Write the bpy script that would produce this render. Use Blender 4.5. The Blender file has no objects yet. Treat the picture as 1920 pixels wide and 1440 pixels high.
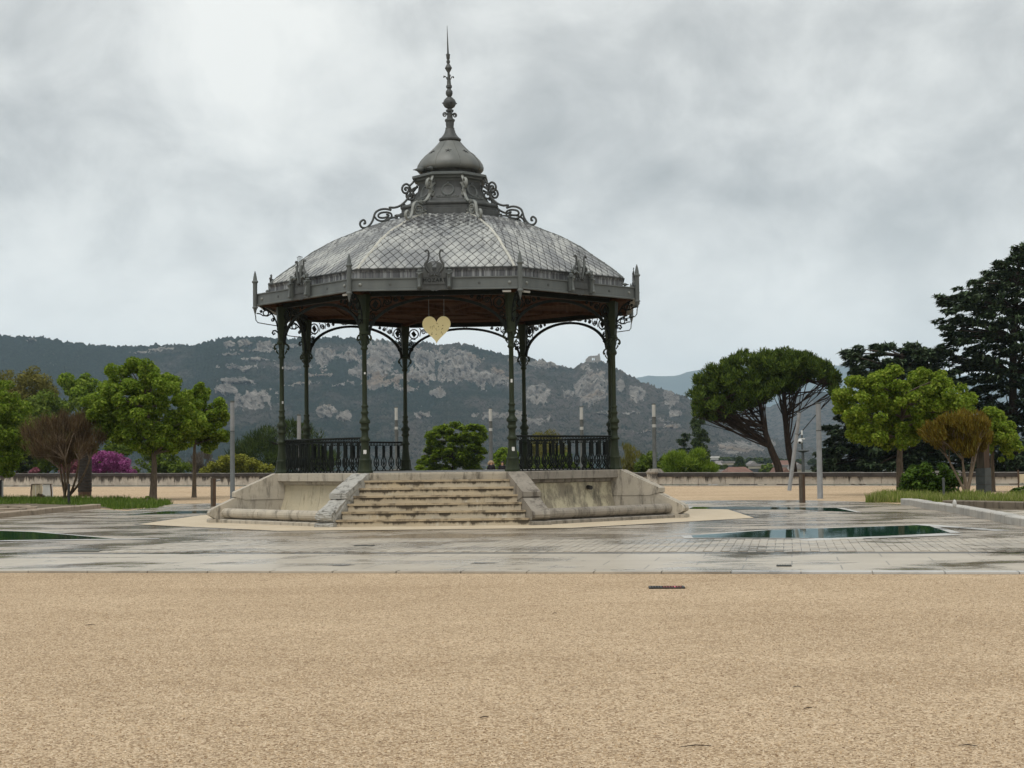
import bpy, bmesh, math, random
import numpy as np
from mathutils import Vector, Matrix
random.seed(11); rng = np.random.default_rng(11)
sc = bpy.context.scene
COL = sc.collection
PI = math.pi
rad = math.radians

# ------------------------------------------------------------------ camera
F = 2800.0                       # focal length in photograph pixels (1920 wide)
ROLL = rad(0.7); PITCH = math.atan(145.4 / 2800); EYE = 1.58
cam = bpy.data.cameras.new('camera'); cam_ob = bpy.data.objects.new('camera', cam); COL.objects.link(cam_ob)
cam.sensor_width = 36.0; cam.lens = F / 1920 * 36.0; cam.clip_start = 0.1; cam.clip_end = 40000
_r, _u, _f = Vector((1, 0, 0)), Vector((0, -math.sin(PITCH), math.cos(PITCH))), Vector((0, math.cos(PITCH), math.sin(PITCH)))
_cr = math.cos(ROLL) * _r - math.sin(ROLL) * _u; _cu = math.sin(ROLL) * _r + math.cos(ROLL) * _u
_m = Matrix((_cr, _cu, -_f)).transposed().to_4x4(); _m.translation = Vector((0, 0, EYE))
cam_ob.matrix_world = _m
sc.camera = cam_ob
sc.render.resolution_x, sc.render.resolution_y = 1024, 768

# ------------------------------------------------------------------ sky, sun, exposure
SUN_EL, SUN_AZ = rad(66), rad(205)
world = bpy.data.worlds.new('World'); sc.world = world; world.use_nodes = True
nt = world.node_tree; nt.nodes.clear()
def wn(t, **k):
    n = nt.nodes.new(t)
    for a, b in k.items(): setattr(n, a, b)
    return n
wout = wn('ShaderNodeOutputWorld'); bg = wn('ShaderNodeBackground'); bg.inputs['Strength'].default_value = 0.1
sky = wn('ShaderNodeTexSky', sky_type='NISHITA', sun_disc=False); sky.sun_elevation = SUN_EL; sky.sun_rotation = SUN_AZ
tc = wn('ShaderNodeTexCoord'); sep = wn('ShaderNodeSeparateXYZ')
nt.links.new(tc.outputs['Generated'], sep.inputs[0])
def wmath(op, a, b=None):
    n = wn('ShaderNodeMath', operation=op)
    for i, v in enumerate((a, b)):
        if v is None: continue
        if isinstance(v, (int, float)): n.inputs[i].default_value = v
        else: nt.links.new(v, n.inputs[i])
    return n.outputs[0]
# a cloud deck: directions are carried to a flat layer overhead, so the clouds flatten towards the horizon
den = wmath('ADD', wmath('MAXIMUM', sep.outputs['Z'], 0.0), 0.75)
cu = wmath('DIVIDE', sep.outputs['X'], den); cv = wmath('DIVIDE', sep.outputs['Y'], den)
comb = wn('ShaderNodeCombineXYZ'); nt.links.new(cu, comb.inputs[0]); nt.links.new(cv, comb.inputs[1])
def wnoise(scale, detail, rough, dist, off):
    mp = wn('ShaderNodeMapping'); mp.inputs['Location'].default_value = off
    nt.links.new(comb.outputs[0], mp.inputs['Vector'])
    n = wn('ShaderNodeTexNoise'); n.inputs['Scale'].default_value = scale; n.inputs['Detail'].default_value = detail
    n.inputs['Roughness'].default_value = rough; n.inputs['Distortion'].default_value = dist
    nt.links.new(mp.outputs[0], n.inputs['Vector']); return n.outputs['Fac']
n1 = wnoise(4.2, 4.0, 0.5, 0.25, (3.1, 7.45, 0)); n2 = wnoise(12.0, 7.0, 0.6, 0.3, (9.3, 1.2, 0))
mixn = wmath('ADD', wmath('MULTIPLY', n1, 0.60), wmath('MULTIPLY', n2, 0.40))
ramp = wn('ShaderNodeValToRGB'); nt.links.new(mixn, ramp.inputs[0])
el = ramp.color_ramp.elements
el[0].position = 0.37; el[0].color = (.35, .358, .348, 1)
el[1].position = 0.63; el[1].color = (.735, .735, .70, 1)
e = el.new(0.455); e.color = (.475, .48, .465, 1)
e = el.new(0.545); e.color = (.63, .635, .61, 1)
# the thinner, brighter cloud low down behind the ridge (an overcast band all round the horizon)
hz = wn('ShaderNodeMapRange'); hz.inputs['From Min'].default_value = 0.0; hz.inputs['From Max'].default_value = 0.17
hz.inputs['To Min'].default_value = 1.0; hz.inputs['To Max'].default_value = 0.0
nt.links.new(sep.outputs['Z'], hz.inputs['Value'])
hmix = wn('ShaderNodeMix', data_type='RGBA'); hmix.inputs['B'].default_value = (1.06, 1.06, 1.01, 1)
nt.links.new(wmath('MULTIPLY', hz.outputs[0], 0.9), hmix.inputs['Factor']); nt.links.new(ramp.outputs[0], hmix.inputs['A'])
cl10 = wn('ShaderNodeVectorMath', operation='SCALE'); cl10.inputs['Scale'].default_value = 10.0
nt.links.new(hmix.outputs['Result'], cl10.inputs[0])
smix = wn('ShaderNodeMix', data_type='RGBA'); smix.inputs['Factor'].default_value = 0.95
nt.links.new(sky.outputs[0], smix.inputs['A']); nt.links.new(cl10.outputs[0], smix.inputs['B'])
nt.links.new(smix.outputs['Result'], bg.inputs['Color']); nt.links.new(bg.outputs[0], wout.inputs[0])

sun = bpy.data.lights.new('sun', 'SUN'); sun.energy = 1.4; sun.angle = rad(40); sun.color = (1, .97, .92)
sun_ob = bpy.data.objects.new('sun', sun); COL.objects.link(sun_ob)
_sd = Vector((math.sin(SUN_AZ) * math.cos(SUN_EL), math.cos(SUN_AZ) * math.cos(SUN_EL), math.sin(SUN_EL)))
sun_ob.rotation_euler = _sd.to_track_quat('Z', 'Y').to_euler(); sun_ob.location = (0, 0, 60)

vs = sc.view_settings; vs.view_transform = 'Standard'; vs.look = 'None'; vs.exposure = 0.48; vs.gamma = 1.0; vs.use_curve_mapping = False
cy = sc.cycles
cy.max_bounces = 8; cy.diffuse_bounces = 3; cy.glossy_bounces = 3; cy.transmission_bounces = 3; cy.transparent_max_bounces = 6; cy.volume_bounces = 2
cy.caustics_reflective = cy.caustics_refractive = False
cy.use_denoising = True

# ------------------------------------------------------------------ pixel <-> place (real distances)
def ray(x, y):
    dx, dy = x - 960, 720 - y
    a = dx * math.cos(ROLL) + dy * math.sin(ROLL); b = -dx * math.sin(ROLL) + dy * math.cos(ROLL)
    v = Vector((a, F * math.cos(PITCH) - b * math.sin(PITCH), F * math.sin(PITCH) + b * math.cos(PITCH)))
    return v / v.y
def P(x, y, Y):
    v = ray(x, y) * Y; v.z += EYE; return v
def G(x, y, z=0.0):
    r = ray(x, y); v = r * ((z - EYE) / r.z); v.z += EYE; return v

# ------------------------------------------------------------------ objects
def tag(o, label=None, cat=None, group=None, kind=None):
    if label: o['label'] = label
    if cat: o['category'] = cat
    if group: o['group'] = group
    if kind: o['kind'] = kind
    return o
def thing(name, label, cat, loc=(0, 0, 0), rz=0.0, group=None):
    o = bpy.data.objects.new(name, None); COL.objects.link(o); o.location = loc; o.rotation_euler = (0, 0, rz)
    o.empty_display_size = .2
    return tag(o, label, cat, group)
def link(name, me, parent=None, loc=None, rot=None, scale=None):
    o = bpy.data.objects.new(name, me); COL.objects.link(o)
    if parent: o.parent = parent
    if loc is not None: o.location = loc
    if rot is not None: o.rotation_euler = rot
    if scale is not None: o.scale = scale
    return o
def copy_tree(o, parent=None):
    c = o.copy(); COL.objects.link(c); c.parent = parent
    for ch in list(o.children): copy_tree(ch, c)
    return c

class MB:
    """collects shapes into one mesh"""
    def __init__(s): s.v = []; s.f = []; s.m = []
    def add(s, vs, fs, mi=0):
        n = len(s.v); s.v += [tuple(p) for p in vs]; s.f += [tuple(i + n for i in f) for f in fs]; s.m += [mi] * len(fs); return s
    def box(s, c, d, rz=0.0, mi=0, M=None):
        x, y, z = d[0] / 2, d[1] / 2, d[2] / 2; cs, sn = math.cos(rz), math.sin(rz); vs = []
        for a, b, e in ((-1,-1,-1),(1,-1,-1),(1,1,-1),(-1,1,-1),(-1,-1,1),(1,-1,1),(1,1,1),(-1,1,1)):
            px, py, pz = a * x, b * y, e * z
            p = Vector((px * cs - py * sn, px * sn + py * cs, pz))
            if M is not None: p = M @ p
            vs.append(p + Vector(c))
        return s.add(vs, [(0,3,2,1),(4,5,6,7),(0,1,5,4),(1,2,6,5),(2,3,7,6),(3,0,4,7)], mi)
    def tube(s, pts, r, n=6, mi=0, cap=True, closed=False, flat=1.0, ref=None):
        pts = [Vector(p) for p in pts]; N = len(pts)
        if N < 2: return s
        rs = r if isinstance(r, (list, tuple)) else [r] * N
        vs = []; a = None
        for i, p in enumerate(pts):
            t = (pts[(i + 1) % N] - pts[i - 1]) if closed else (pts[min(i + 1, N - 1)] - pts[max(i - 1, 0)])
            t = t.normalized() if t.length > 1e-9 else Vector((0, 0, 1))
            if ref is not None: a = Vector(ref) - t * t.dot(Vector(ref))
            elif a is None:
                a = t.orthogonal()
            else: a = a - t * t.dot(a)
            if a.length < 1e-6: a = t.orthogonal()
            a.normalize(); b = t.cross(a)
            for j in range(n):
                q = 2 * PI * (j + .5) / n
                vs.append(p + (a * math.cos(q) * flat + b * math.sin(q)) * rs[i])
        fs = []
        for i in range(N if closed else N - 1):
            i2 = (i + 1) % N
            for j in range(n):
                k = (j + 1) % n; fs.append((i * n + j, i * n + k, i2 * n + k, i2 * n + j))
        if cap and not closed:
            fs.append(tuple(range(n))[::-1]); fs.append(tuple((N - 1) * n + j for j in range(n)))
        return s.add(vs, fs, mi)
    def lathe(s, prof, n=16, c=(0, 0, 0), rot=0.0, mi=0, cap=True, lob=None):
        vs = []; N = len(prof)
        for r, z in prof:
            for j in range(n):
                q = rot + 2 * PI * j / n; rr = max(r, 1e-4) * (lob(q) if lob else 1.0)
                vs.append((c[0] + rr * math.cos(q), c[1] + rr * math.sin(q), c[2] + z))
        fs = [(i * n + j, i * n + (j + 1) % n, (i + 1) * n + (j + 1) % n, (i + 1) * n + j) for i in range(N - 1) for j in range(n)]
        if cap: fs += [tuple(range(n))[::-1], tuple((N - 1) * n + j for j in range(n))]
        return s.add(vs, fs, mi)
    def prism(s, poly, o, ex, ey, th, mi=0):
        """2-D polygon (list of (a,b)) in the frame o, ex, ey; thickness vector th, centred"""
        o, ex, ey, th = Vector(o), Vector(ex), Vector(ey), Vector(th); n = len(poly)
        A = [o + ex * a + ey * b - th / 2 for a, b in poly]; B = [p + th for p in A]
        return s.add(A + B, [tuple(range(n))[::-1], tuple(range(n, 2 * n))] + [(i, (i + 1) % n, n + (i + 1) % n, n + i) for i in range(n)], mi)
    def sphere(s, c, r, n=10, m=6, sc=(1, 1, 1), mi=0, M=None):
        vs = [Vector((0, 0, -1))]; 
        for i in range(1, m):
            q = -PI / 2 + PI * i / m
            for j in range(n): vs.append(Vector((math.cos(q) * math.cos(2 * PI * j / n), math.cos(q) * math.sin(2 * PI * j / n), math.sin(q))))
        vs.append(Vector((0, 0, 1)))
        vs = [Vector((v.x * sc[0] * r, v.y * sc[1] * r, v.z * sc[2] * r)) for v in vs]
        if M is not None: vs = [M @ v for v in vs]
        vs = [v + Vector(c) for v in vs]
        fs = [(0, 1 + (j + 1) % n, 1 + j) for j in range(n)]
        for i in range(m - 2):
            for j in range(n):
                a = 1 + i * n + j; b = 1 + i * n + (j + 1) % n; fs.append((a, b, b + n, a + n))
        L = len(vs) - 1; fs += [(L, 1 + (m - 2) * n + j, 1 + (m - 2) * n + (j + 1) % n) for j in range(n)]
        return s.add(vs, fs, mi)
    def mesh(s, name, mats, smooth=None):
        me = bpy.data.meshes.new(name); me.from_pydata(s.v, [], s.f)
        for m in (mats if isinstance(mats, (list, tuple)) else [mats]): me.materials.append(m)
        if any(s.m): me.polygons.foreach_set('material_index', s.m)
        bm = bmesh.new(); bm.from_mesh(me); bmesh.ops.recalc_face_normals(bm, faces=bm.faces); bm.to_mesh(me); bm.free()
        if smooth is not None:
            me.polygons.foreach_set('use_smooth', [True] * len(me.polygons)); me.set_sharp_from_angle(angle=rad(smooth))
        me.update(); return me
    def build(s, name, mats, parent=None, smooth=None, loc=None, rot=None):
        return link(name, s.mesh(name, mats, smooth), parent, loc, rot)

def np_mesh(name, verts, faces_n, mat):
    """verts (N,3) where every faces_n consecutive vertices make one face"""
    me = bpy.data.meshes.new(name); n = len(verts); nf = n // faces_n
    me.vertices.add(n); me.vertices.foreach_set('co', np.asarray(verts, np.float32).ravel())
    me.loops.add(n); me.loops.foreach_set('vertex_index', np.arange(n, dtype=np.int32))
    me.polygons.add(nf); me.polygons.foreach_set('loop_start', np.arange(0, n, faces_n, dtype=np.int32))
    me.update(calc_edges=True); me.validate(); me.materials.append(mat); return me
def grid_mesh(name, co, nu, nv, mat, smooth=True):
    me = bpy.data.meshes.new(name); me.vertices.add(nu * nv); me.vertices.foreach_set('co', np.asarray(co, np.float32).reshape(-1))
    i = np.arange(nu * nv).reshape(nv, nu); q = np.stack([i[:-1, :-1], i[:-1, 1:], i[1:, 1:], i[1:, :-1]], -1).reshape(-1, 4)
    me.loops.add(q.size); me.loops.foreach_set('vertex_index', q.ravel().astype(np.int32))
    me.polygons.add(len(q)); me.polygons.foreach_set('loop_start', np.arange(0, q.size, 4, dtype=np.int32))
    me.update(calc_edges=True); me.validate(); me.materials.append(mat)
    if smooth: me.polygons.foreach_set('use_smooth', [True] * len(me.polygons))
    return me

# ------------------------------------------------------------------ materials
class NT:
    def __init__(s, name):
        s.mat = bpy.data.materials.new(name); s.mat.use_nodes = True; s.t = s.mat.node_tree; s.t.nodes.clear()
        s.out = s.n('ShaderNodeOutputMaterial')
    def n(s, t, **k):
        x = s.t.nodes.new(t)
        for a, b in k.items(): setattr(x, a, b)
        return x
    def l(s, a, b): s.t.links.new(a, b)
    def val(s, sock, v):
        if isinstance(v, bpy.types.NodeSocket): s.l(v, sock)
        else: sock.default_value = v
    def math(s, op, a, b=0.0, clamp=False):
        x = s.n('ShaderNodeMath', operation=op, use_clamp=clamp); s.val(x.inputs[0], a); s.val(x.inputs[1], b); return x.outputs[0]
    def pos(s, scale=(1, 1, 1), obj=False, rot=(0, 0, 0), loc=(0, 0, 0)):
        src = s.n('ShaderNodeTexCoord').outputs['Object'] if obj else s.n('ShaderNodeNewGeometry').outputs['Position']
        m = s.n('ShaderNodeMapping'); m.inputs['Scale'].default_value = scale; m.inputs['Rotation'].default_value = rot; m.inputs['Location'].default_value = loc
        s.l(src, m.inputs['Vector']); return m.outputs[0]
    def noise(s, vec, scale, detail=4.0, rough=.55, dist=0.0):
        x = s.n('ShaderNodeTexNoise'); s.l(vec, x.inputs['Vector']); x.inputs['Scale'].default_value = scale
        x.inputs['Detail'].default_value = detail; x.inputs['Roughness'].default_value = rough; x.inputs['Distortion'].default_value = dist
        return x.outputs['Fac']
    def vor(s, vec, scale, out='Color', feature='F1'):
        x = s.n('ShaderNodeTexVoronoi', feature=feature); s.l(vec, x.inputs['Vector']); x.inputs['Scale'].default_value = scale; return x.outputs[out]
    def map(s, v, a, b, c=0.0, d=1.0):
        x = s.n('ShaderNodeMapRange'); s.val(x.inputs['Value'], v)
        for k, w in zip(('From Min', 'From Max', 'To Min', 'To Max'), (a, b, c, d)): x.inputs[k].default_value = w
        return x.outputs[0]
    def mix(s, f, a, b):
        x = s.n('ShaderNodeMix', data_type='RGBA'); s.val(x.inputs['Factor'], f)
        for k, v in (('A', a), ('B', b)): s.val(x.inputs[k], (*v, 1) if isinstance(v, tuple) and len(v) == 3 else v)
        return x.outputs['Result']
    def ramp(s, v, stops):
        x = s.n('ShaderNodeValToRGB'); s.l(v, x.inputs[0]); e = x.color_ramp.elements
        while len(e) < len(stops): e.new(0.5)
        for i, (p, c) in enumerate(stops): e[i].position = p; e[i].color = (*c, 1)
        return x.outputs[0]
    def bsdf(s, col, rough=.7, spec=.5, metal=0.0, bump=None, dist=.01, strength=1.0, **k):
        b = s.n('ShaderNodeBsdfPrincipled'); s.val(b.inputs['Base Color'], (*col, 1) if isinstance(col, tuple) and len(col) == 3 else col)
        s.val(b.inputs['Roughness'], rough); s.val(b.inputs['Specular IOR Level'], spec); s.val(b.inputs['Metallic'], metal)
        for a, v in k.items(): s.val(b.inputs[a.replace('_', ' ')], v)
        if bump is not None:
            u = s.n('ShaderNodeBump'); u.inputs['Distance'].default_value = dist; u.inputs['Strength'].default_value = strength
            s.l(bump, u.inputs['Height']); s.l(u.outputs[0], b.inputs['Normal'])
        s.l(b.outputs[0], s.out.inputs['Surface']); return b
    def rnd(s, island=False):
        if island: return s.n('ShaderNodeNewGeometry').outputs['Random Per Island']
        return s.n('ShaderNodeObjectInfo').outputs['Random']

def simple(name, c1, c2, scale=6.0, rough=.6, spec=.4, metal=0.0, stretch=(1, 1, 1), bump=0.004, detail=5.0):
    m = NT(name); v = m.pos(stretch); f = m.noise(v, scale, detail)
    m.bsdf(m.mix(m.map(f, .3, .7), c1, c2), rough, spec, metal, bump=m.noise(v, scale * 6, 3) if bump else None, dist=bump or .01)
    return m.mat
def stone(name, c1, c2, dark, amount=.5, streak=(3.0, 3.0, .7), perobj=.12, grain=18.0, rough=.75, light=None):
    """weathered stone: grain, patches, dark algae streaks running down, lime runs, each block its own tone"""
    m = NT(name); v = m.pos(); sv = m.pos(streak)
    base = m.mix(m.map(m.noise(v, 2.2, 6, .6), .3, .7), c1, c2)
    base = m.mix(m.math('MULTIPLY', m.rnd(), perobj * 2.5), base, tuple(x * .72 for x in c1))
    if light: base = m.mix(m.map(m.noise(m.pos((1.5, 1.5, .9), loc=(5, 2, 1)), 1.5, 8, .7), .43, .55, 0, .75), base, light)
    st = m.map(m.noise(sv, 1.6, 8, .68), .62 - amount * .22, .74 - amount * .16)
    sp = m.map(m.noise(v, grain * 1.6, 4, .7), .55, .75, 0, .55)
    c = m.mix(m.math('MULTIPLY', st, .82), base, dark); c = m.mix(sp, c, tuple(x * .6 for x in c1))
    m.bsdf(c, rough, .35, bump=m.noise(v, grain, 6, .7), dist=.012)
    return m.mat
M = {}
M['iron_green'] = simple('green_paint', (.011, .019, .009), (.028, .035, .016), 5, .55, .22, stretch=(1, 1, .4), bump=.002)
M['iron_dark'] = simple('dark_iron', (.006, .008, .007), (.013, .016, .014), 7, .65, .12, bump=.002)
M['zinc_paint'] = simple('grey_paint', (.078, .088, .086), (.118, .130, .126), 3, .5, .4, stretch=(1, 1, .3), bump=.002)
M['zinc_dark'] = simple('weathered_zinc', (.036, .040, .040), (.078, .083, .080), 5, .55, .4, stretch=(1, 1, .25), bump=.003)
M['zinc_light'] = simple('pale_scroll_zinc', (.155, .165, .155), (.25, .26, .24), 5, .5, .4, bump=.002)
M['cupola'] = simple('cupola_zinc', (.090, .098, .092), (.145, .150, .138), 2.2, .45, .5, stretch=(1, 1, .35), bump=.002)
def zinc_band():
    m = NT('streaked_zinc_band'); f = m.noise(m.pos((9, 9, .15)), 1.4, 5, .7)
    m.bsdf(m.ramp(f, [(.35, (.035, .037, .042)), (.5, (.12, .125, .13)), (.62, (.30, .31, .31))]), .5, .4); return m.mat
M['zinc_band'] = zinc_band()
def tile_mat():
    m = NT('zinc_tile'); v = m.pos(); r = m.rnd()
    f = m.noise(v, 1.1, 4, .6)
    base = m.mix(m.map(f, .42, .6), (.19, .20, .205), (.42, .43, .41))
    base = m.mix(m.map(r, 0, 1, 0, .35), base, (.20, .205, .205))
    st = m.map(m.noise(m.pos((5.5, 1.2, 1.6)), 1.3, 7, .66), .56, .60)
    base = m.mix(m.math('MULTIPLY', st, .55), base, (.135, .14, .14))
    # soot under the lantern: rain washes it down in streaks
    z = m.n('ShaderNodeSeparateXYZ'); m.l(m.n('ShaderNodeNewGeometry').outputs['Position'], z.inputs[0])
    top = m.map(z.outputs['Z'], 7.45, 8.25)
    s2 = m.map(m.math('ADD', m.noise(m.pos((4.5, .6, .9)), 1.7, 6, .7), m.math('MULTIPLY', top, .2)), .62, .72)
    base = m.mix(m.math('MULTIPLY', s2, .85), base, (.06, .062, .064))
    sp = m.map(m.noise(v, 26, 4, .7), .6, .72, 0, .4)
    m.bsdf(m.mix(sp, base, (.12, .12, .11)), .45, .45, bump=m.noise(v, 30, 3), dist=.003); return m.mat
M['tile'] = tile_mat()
M['tile_rib'] = simple('ridge_zinc', (.36, .36, .32), (.52, .51, .45), 3, .5, .4, bump=.002)
M['roof_under'] = simple('roof_under', (.035, .035, .036), (.05, .05, .05), 4, .7, .3)
def soffit():
    m = NT('brown_boards'); v = m.pos(obj=True)
    w = m.n('ShaderNodeTexWave', wave_type='BANDS', bands_direction='X'); m.l(v, w.inputs['Vector']); w.inputs['Scale'].default_value = 2.4
    c = m.mix(m.map(m.noise(m.pos((1, 6, 1), obj=True), 2.2, 5), .3, .7), (.050, .027, .017), (.092, .050, .033))
    m.bsdf(c, .95, .05, bump=w.outputs['Fac'], dist=.01); return m.mat
M['soffit'] = soffit()
M['stone'] = stone('pale_stone', (.50, .445, .355), (.37, .335, .275), (.085, .075, .06), .46)
M['stone_grey'] = stone('grey_stone', (.30, .27, .225), (.225, .20, .165), (.065, .055, .044), .62)
M['stone_yellow'] = stone('ochre_stone', (.56, .485, .335), (.44, .39, .28), (.14, .115, .075), .24)
M['stone_peeling'] = stone('peeling_render', (.31, .27, .195), (.24, .21, .15), (.09, .085, .06), .3, light=(.60, .54, .37))
M['stone_rough'] = stone('eroded_stone', (.42, .41, .375), (.33, .32, .29), (.05, .048, .04), .55, streak=(4, 4, 2.5), grain=9)
def step_mat():
    """riser stone: ochre limestone, black algae and painted nosing shadow along the upper edge of each riser"""
    m = NT('step_stone'); v = m.pos(); base = m.mix(m.map(m.noise(v, 1.6, 6, .65), .35, .65), (.52, .43, .29), (.43, .36, .255))
    base = m.mix(m.math('MULTIPLY', m.rnd(), .45), base, (.50, .47, .40))
    base = m.mix(m.map(m.noise(m.pos((3.5, 3.5, 1)), 1.3, 6, .7), .56, .66, 0, .7), base, (.56, .53, .45))
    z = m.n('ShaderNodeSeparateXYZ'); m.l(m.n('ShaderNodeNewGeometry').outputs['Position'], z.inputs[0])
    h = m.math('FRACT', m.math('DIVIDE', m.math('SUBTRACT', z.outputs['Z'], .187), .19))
    up = m.map(h, .15, .76, 0, .26)  # darkens towards the nosing: its shadow is painted in along with the algae
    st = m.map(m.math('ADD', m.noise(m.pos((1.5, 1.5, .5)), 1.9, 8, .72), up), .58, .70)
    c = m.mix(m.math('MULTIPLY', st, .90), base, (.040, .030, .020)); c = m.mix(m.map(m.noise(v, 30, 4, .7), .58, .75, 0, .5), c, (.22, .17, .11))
    m.bsdf(c, .7, .35, bump=m.noise(v, 16, 6, .7), dist=.012); return m.mat
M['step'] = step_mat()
M['step_top'] = stone('tread_stone', (.46, .375, .25), (.36, .285, .19), (.06, .045, .03), .62, streak=(2, 2, 2), perobj=.25)
M['deck'] = stone('deck_stone', (.42, .41, .385), (.34, .335, .31), (.12, .115, .1), .4)
M['kerb'] = stone('kerb_stone', (.40, .325, .245), (.33, .265, .20), (.10, .075, .05), .4, streak=(3, 3, 1.4), perobj=.3)
M['kerb_white'] = stone('white_kerb_stone', (.52, .51, .475), (.41, .385, .34), (.13, .10, .08), .38, streak=(4, 4, 1), perobj=.3)
def parapet_mat():
    m = NT('parapet_stone'); v = m.pos(); base = m.mix(m.map(m.noise(v, 1.1, 6, .65), .38, .62), (.50, .455, .385), (.335, .305, .26))
    base = m.mix(m.math('MULTIPLY', m.rnd(), .4), base, (.30, .28, .25))
    z = m.n('ShaderNodeSeparateXYZ'); m.l(m.n('ShaderNodeNewGeometry').outputs['Position'], z.inputs[0])
    # black lichen creeping down in tongues from under the coping
    st = m.map(m.math('ADD', m.noise(m.pos((1.5, 1.5, .35)), 1.6, 7, .7), m.map(z.outputs['Z'], .2, .9, -.03, .25)), .57, .67)
    c = m.mix(m.math('MULTIPLY', st, .9), base, (.030, .025, .021)); c = m.mix(m.map(m.noise(v, 7, 5, .75), .54, .68, 0, .6), c, (.14, .125, .105))
    m.bsdf(c, .85, .25, bump=m.noise(v, 12, 6, .7), dist=.02); return m.mat
M['wall_stone'] = parapet_mat()
M['coping_dark'] = simple('blackened_coping', (.016, .013, .012), (.05, .043, .038), 1.5, .75, .3, bump=.004)
M['coping_edge'] = simple('worn_coping_edge', (.20, .19, .175), (.30, .285, .26), 2, .7, .3)
M['yellow'] = None
def heart():
    m = NT('yellow_panel'); v = m.pos(obj=True)
    c = m.mix(m.map(m.noise(v, 3, 4), .3, .7), (.80, .70, .36), (.86, .77, .44))
    m.bsdf(c, .5, .4); return m.mat
M['yellow'] = heart()
M['brown_ink'] = simple('brown_mark', (.18, .12, .03), (.26, .18, .05), 8, .6, .2, bump=0)
M['white'] = simple('white_paint', (.55, .55, .53), (.66, .66, .64), 5, .4, .4, bump=0)
M['lamp_tube'] = simple('frosted_tube', (.31, .32, .305), (.38, .385, .365), 4, .35, .5, bump=0)
M['steel'] = simple('galvanised_steel', (.17, .175, .175), (.235, .24, .24), 4, .45, .5, bump=.001)
M['steel_dark'] = simple('dark_steel', (.060, .066, .064), (.095, .102, .098), 4, .6, .25, bump=.001)
M['black'] = simple('black_metal', (.012, .012, .012), (.02, .02, .02), 4, .5, .4, bump=0)
M['timber'] = simple('weathered_timber', (.060, .047, .034), (.115, .095, .072), 4, .75, .3, stretch=(6, 6, .6), bump=.006)
M['brown'] = simple('brown_stain', (.055, .032, .018), (.09, .055, .034), 3, .7, .3, stretch=(5, 5, .5), bump=.004)
M['bark'] = simple('bark', (.075, .058, .042), (.15, .122, .09), 5, .85, .2, stretch=(3, 3, .8), bump=.02)
M['bark_dark'] = simple('dark_bark', (.028, .020, .015), (.062, .046, .034), 5, .85, .2, stretch=(3, 3, .6), bump=.02)
M['bark_pine'] = simple('pine_bark', (.032, .021, .015), (.068, .045, .032), 3, .85, .2, stretch=(3, 3, .7), bump=.03)
M['twig'] = simple('pale_twig', (.15, .11, .075), (.24, .18, .125), 5, .8, .2, bump=.004)
# ================================================================== THE BANDSTAND
KX, KD, KROT = -1.735, 43.5, rad(-2.43)
DECK = 1.327
kiosk = thing('bandstand', 'octagonal iron bandstand with domed grey roof, green columns and stone steps', 'bandstand', (KX, KD, 0), KROT)
C22, S22 = math.cos(rad(22.5)), math.sin(rad(22.5))
def ca(k): return rad(-67.5 + 45 * k)
def fa(k): return rad(-90 + 45 * k)
def cpt(R, k, z): return Vector((R * math.cos(ca(k)), R * math.sin(ca(k)), z))
def fdir(k): return Vector((math.cos(fa(k)), math.sin(fa(k)), 0)), Vector((-math.sin(fa(k)), math.cos(fa(k)), 0))
def fpt(a, t, k, z):
    n, l = fdir(k); v = n * a + l * t; v.z = z; return v
def ring_piece(mb, prof, k, t0=-1.0, t1=1.0, g=0.0, mi=0, cut=0.0):
    """sweep a closed profile [(corner radius, z)] along face k from lateral fraction t0 to t1; cut keeps clear of the corners"""
    A = []; B = []
    for R, z in prof:
        a, h = R * C22, max(R * S22 - cut, .001); A.append(fpt(a, t0 * h + g, k, z)); B.append(fpt(a, t1 * h - g, k, z))
    n = len(prof)
    mb.add(A + B, [tuple(range(n))[::-1], tuple(range(n, 2 * n))] + [(i, (i + 1) % n, n + (i + 1) % n, n + i) for i in range(n)], mi)
    return mb
def rad_prism(mb, prof, k, w, mi=0):
    """radial profile [(R, z)] at corner k, width w"""
    d = Vector((math.cos(ca(k)), math.sin(ca(k)), 0)); t = Vector((-d.y, d.x, 0))
    return mb.prism(prof, (0, 0, 0), d, (0, 0, 1), t * w, mi)
def plane_path(k, pts, off=0.0):
    d = Vector((math.cos(ca(k)), math.sin(ca(k)), 0)); t = Vector((-d.y, d.x, 0)); return [d * R + t * off + Vector((0, 0, z)) for R, z in pts]
def smooth_path(pts, n=3):
    """Catmull-Rom"""
    pts = [Vector(p) for p in pts]; out = []
    for i in range(len(pts) - 1):
        p0, p1, p2, p3 = pts[max(i - 1, 0)], pts[i], pts[i + 1], pts[min(i + 2, len(pts) - 1)]
        for j in range(n):
            t = j / n
            out.append(.5 * ((2 * p1) + (p2 - p0) * t + (2 * p0 - 5 * p1 + 4 * p2 - p3) * t * t + (3 * p1 - p0 - 3 * p2 + p3) * t ** 3))
    out.append(pts[-1]); return out
def arc(c, r0, r1, a0, a1, n=14):
    return [(c[0] + (r0 + (r1 - r0) * i / n) * math.cos(a0 + (a1 - a0) * i / n), c[1] + (r0 + (r1 - r0) * i / n) * math.sin(a0 + (a1 - a0) * i / n)) for i in range(n + 1)]

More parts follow.
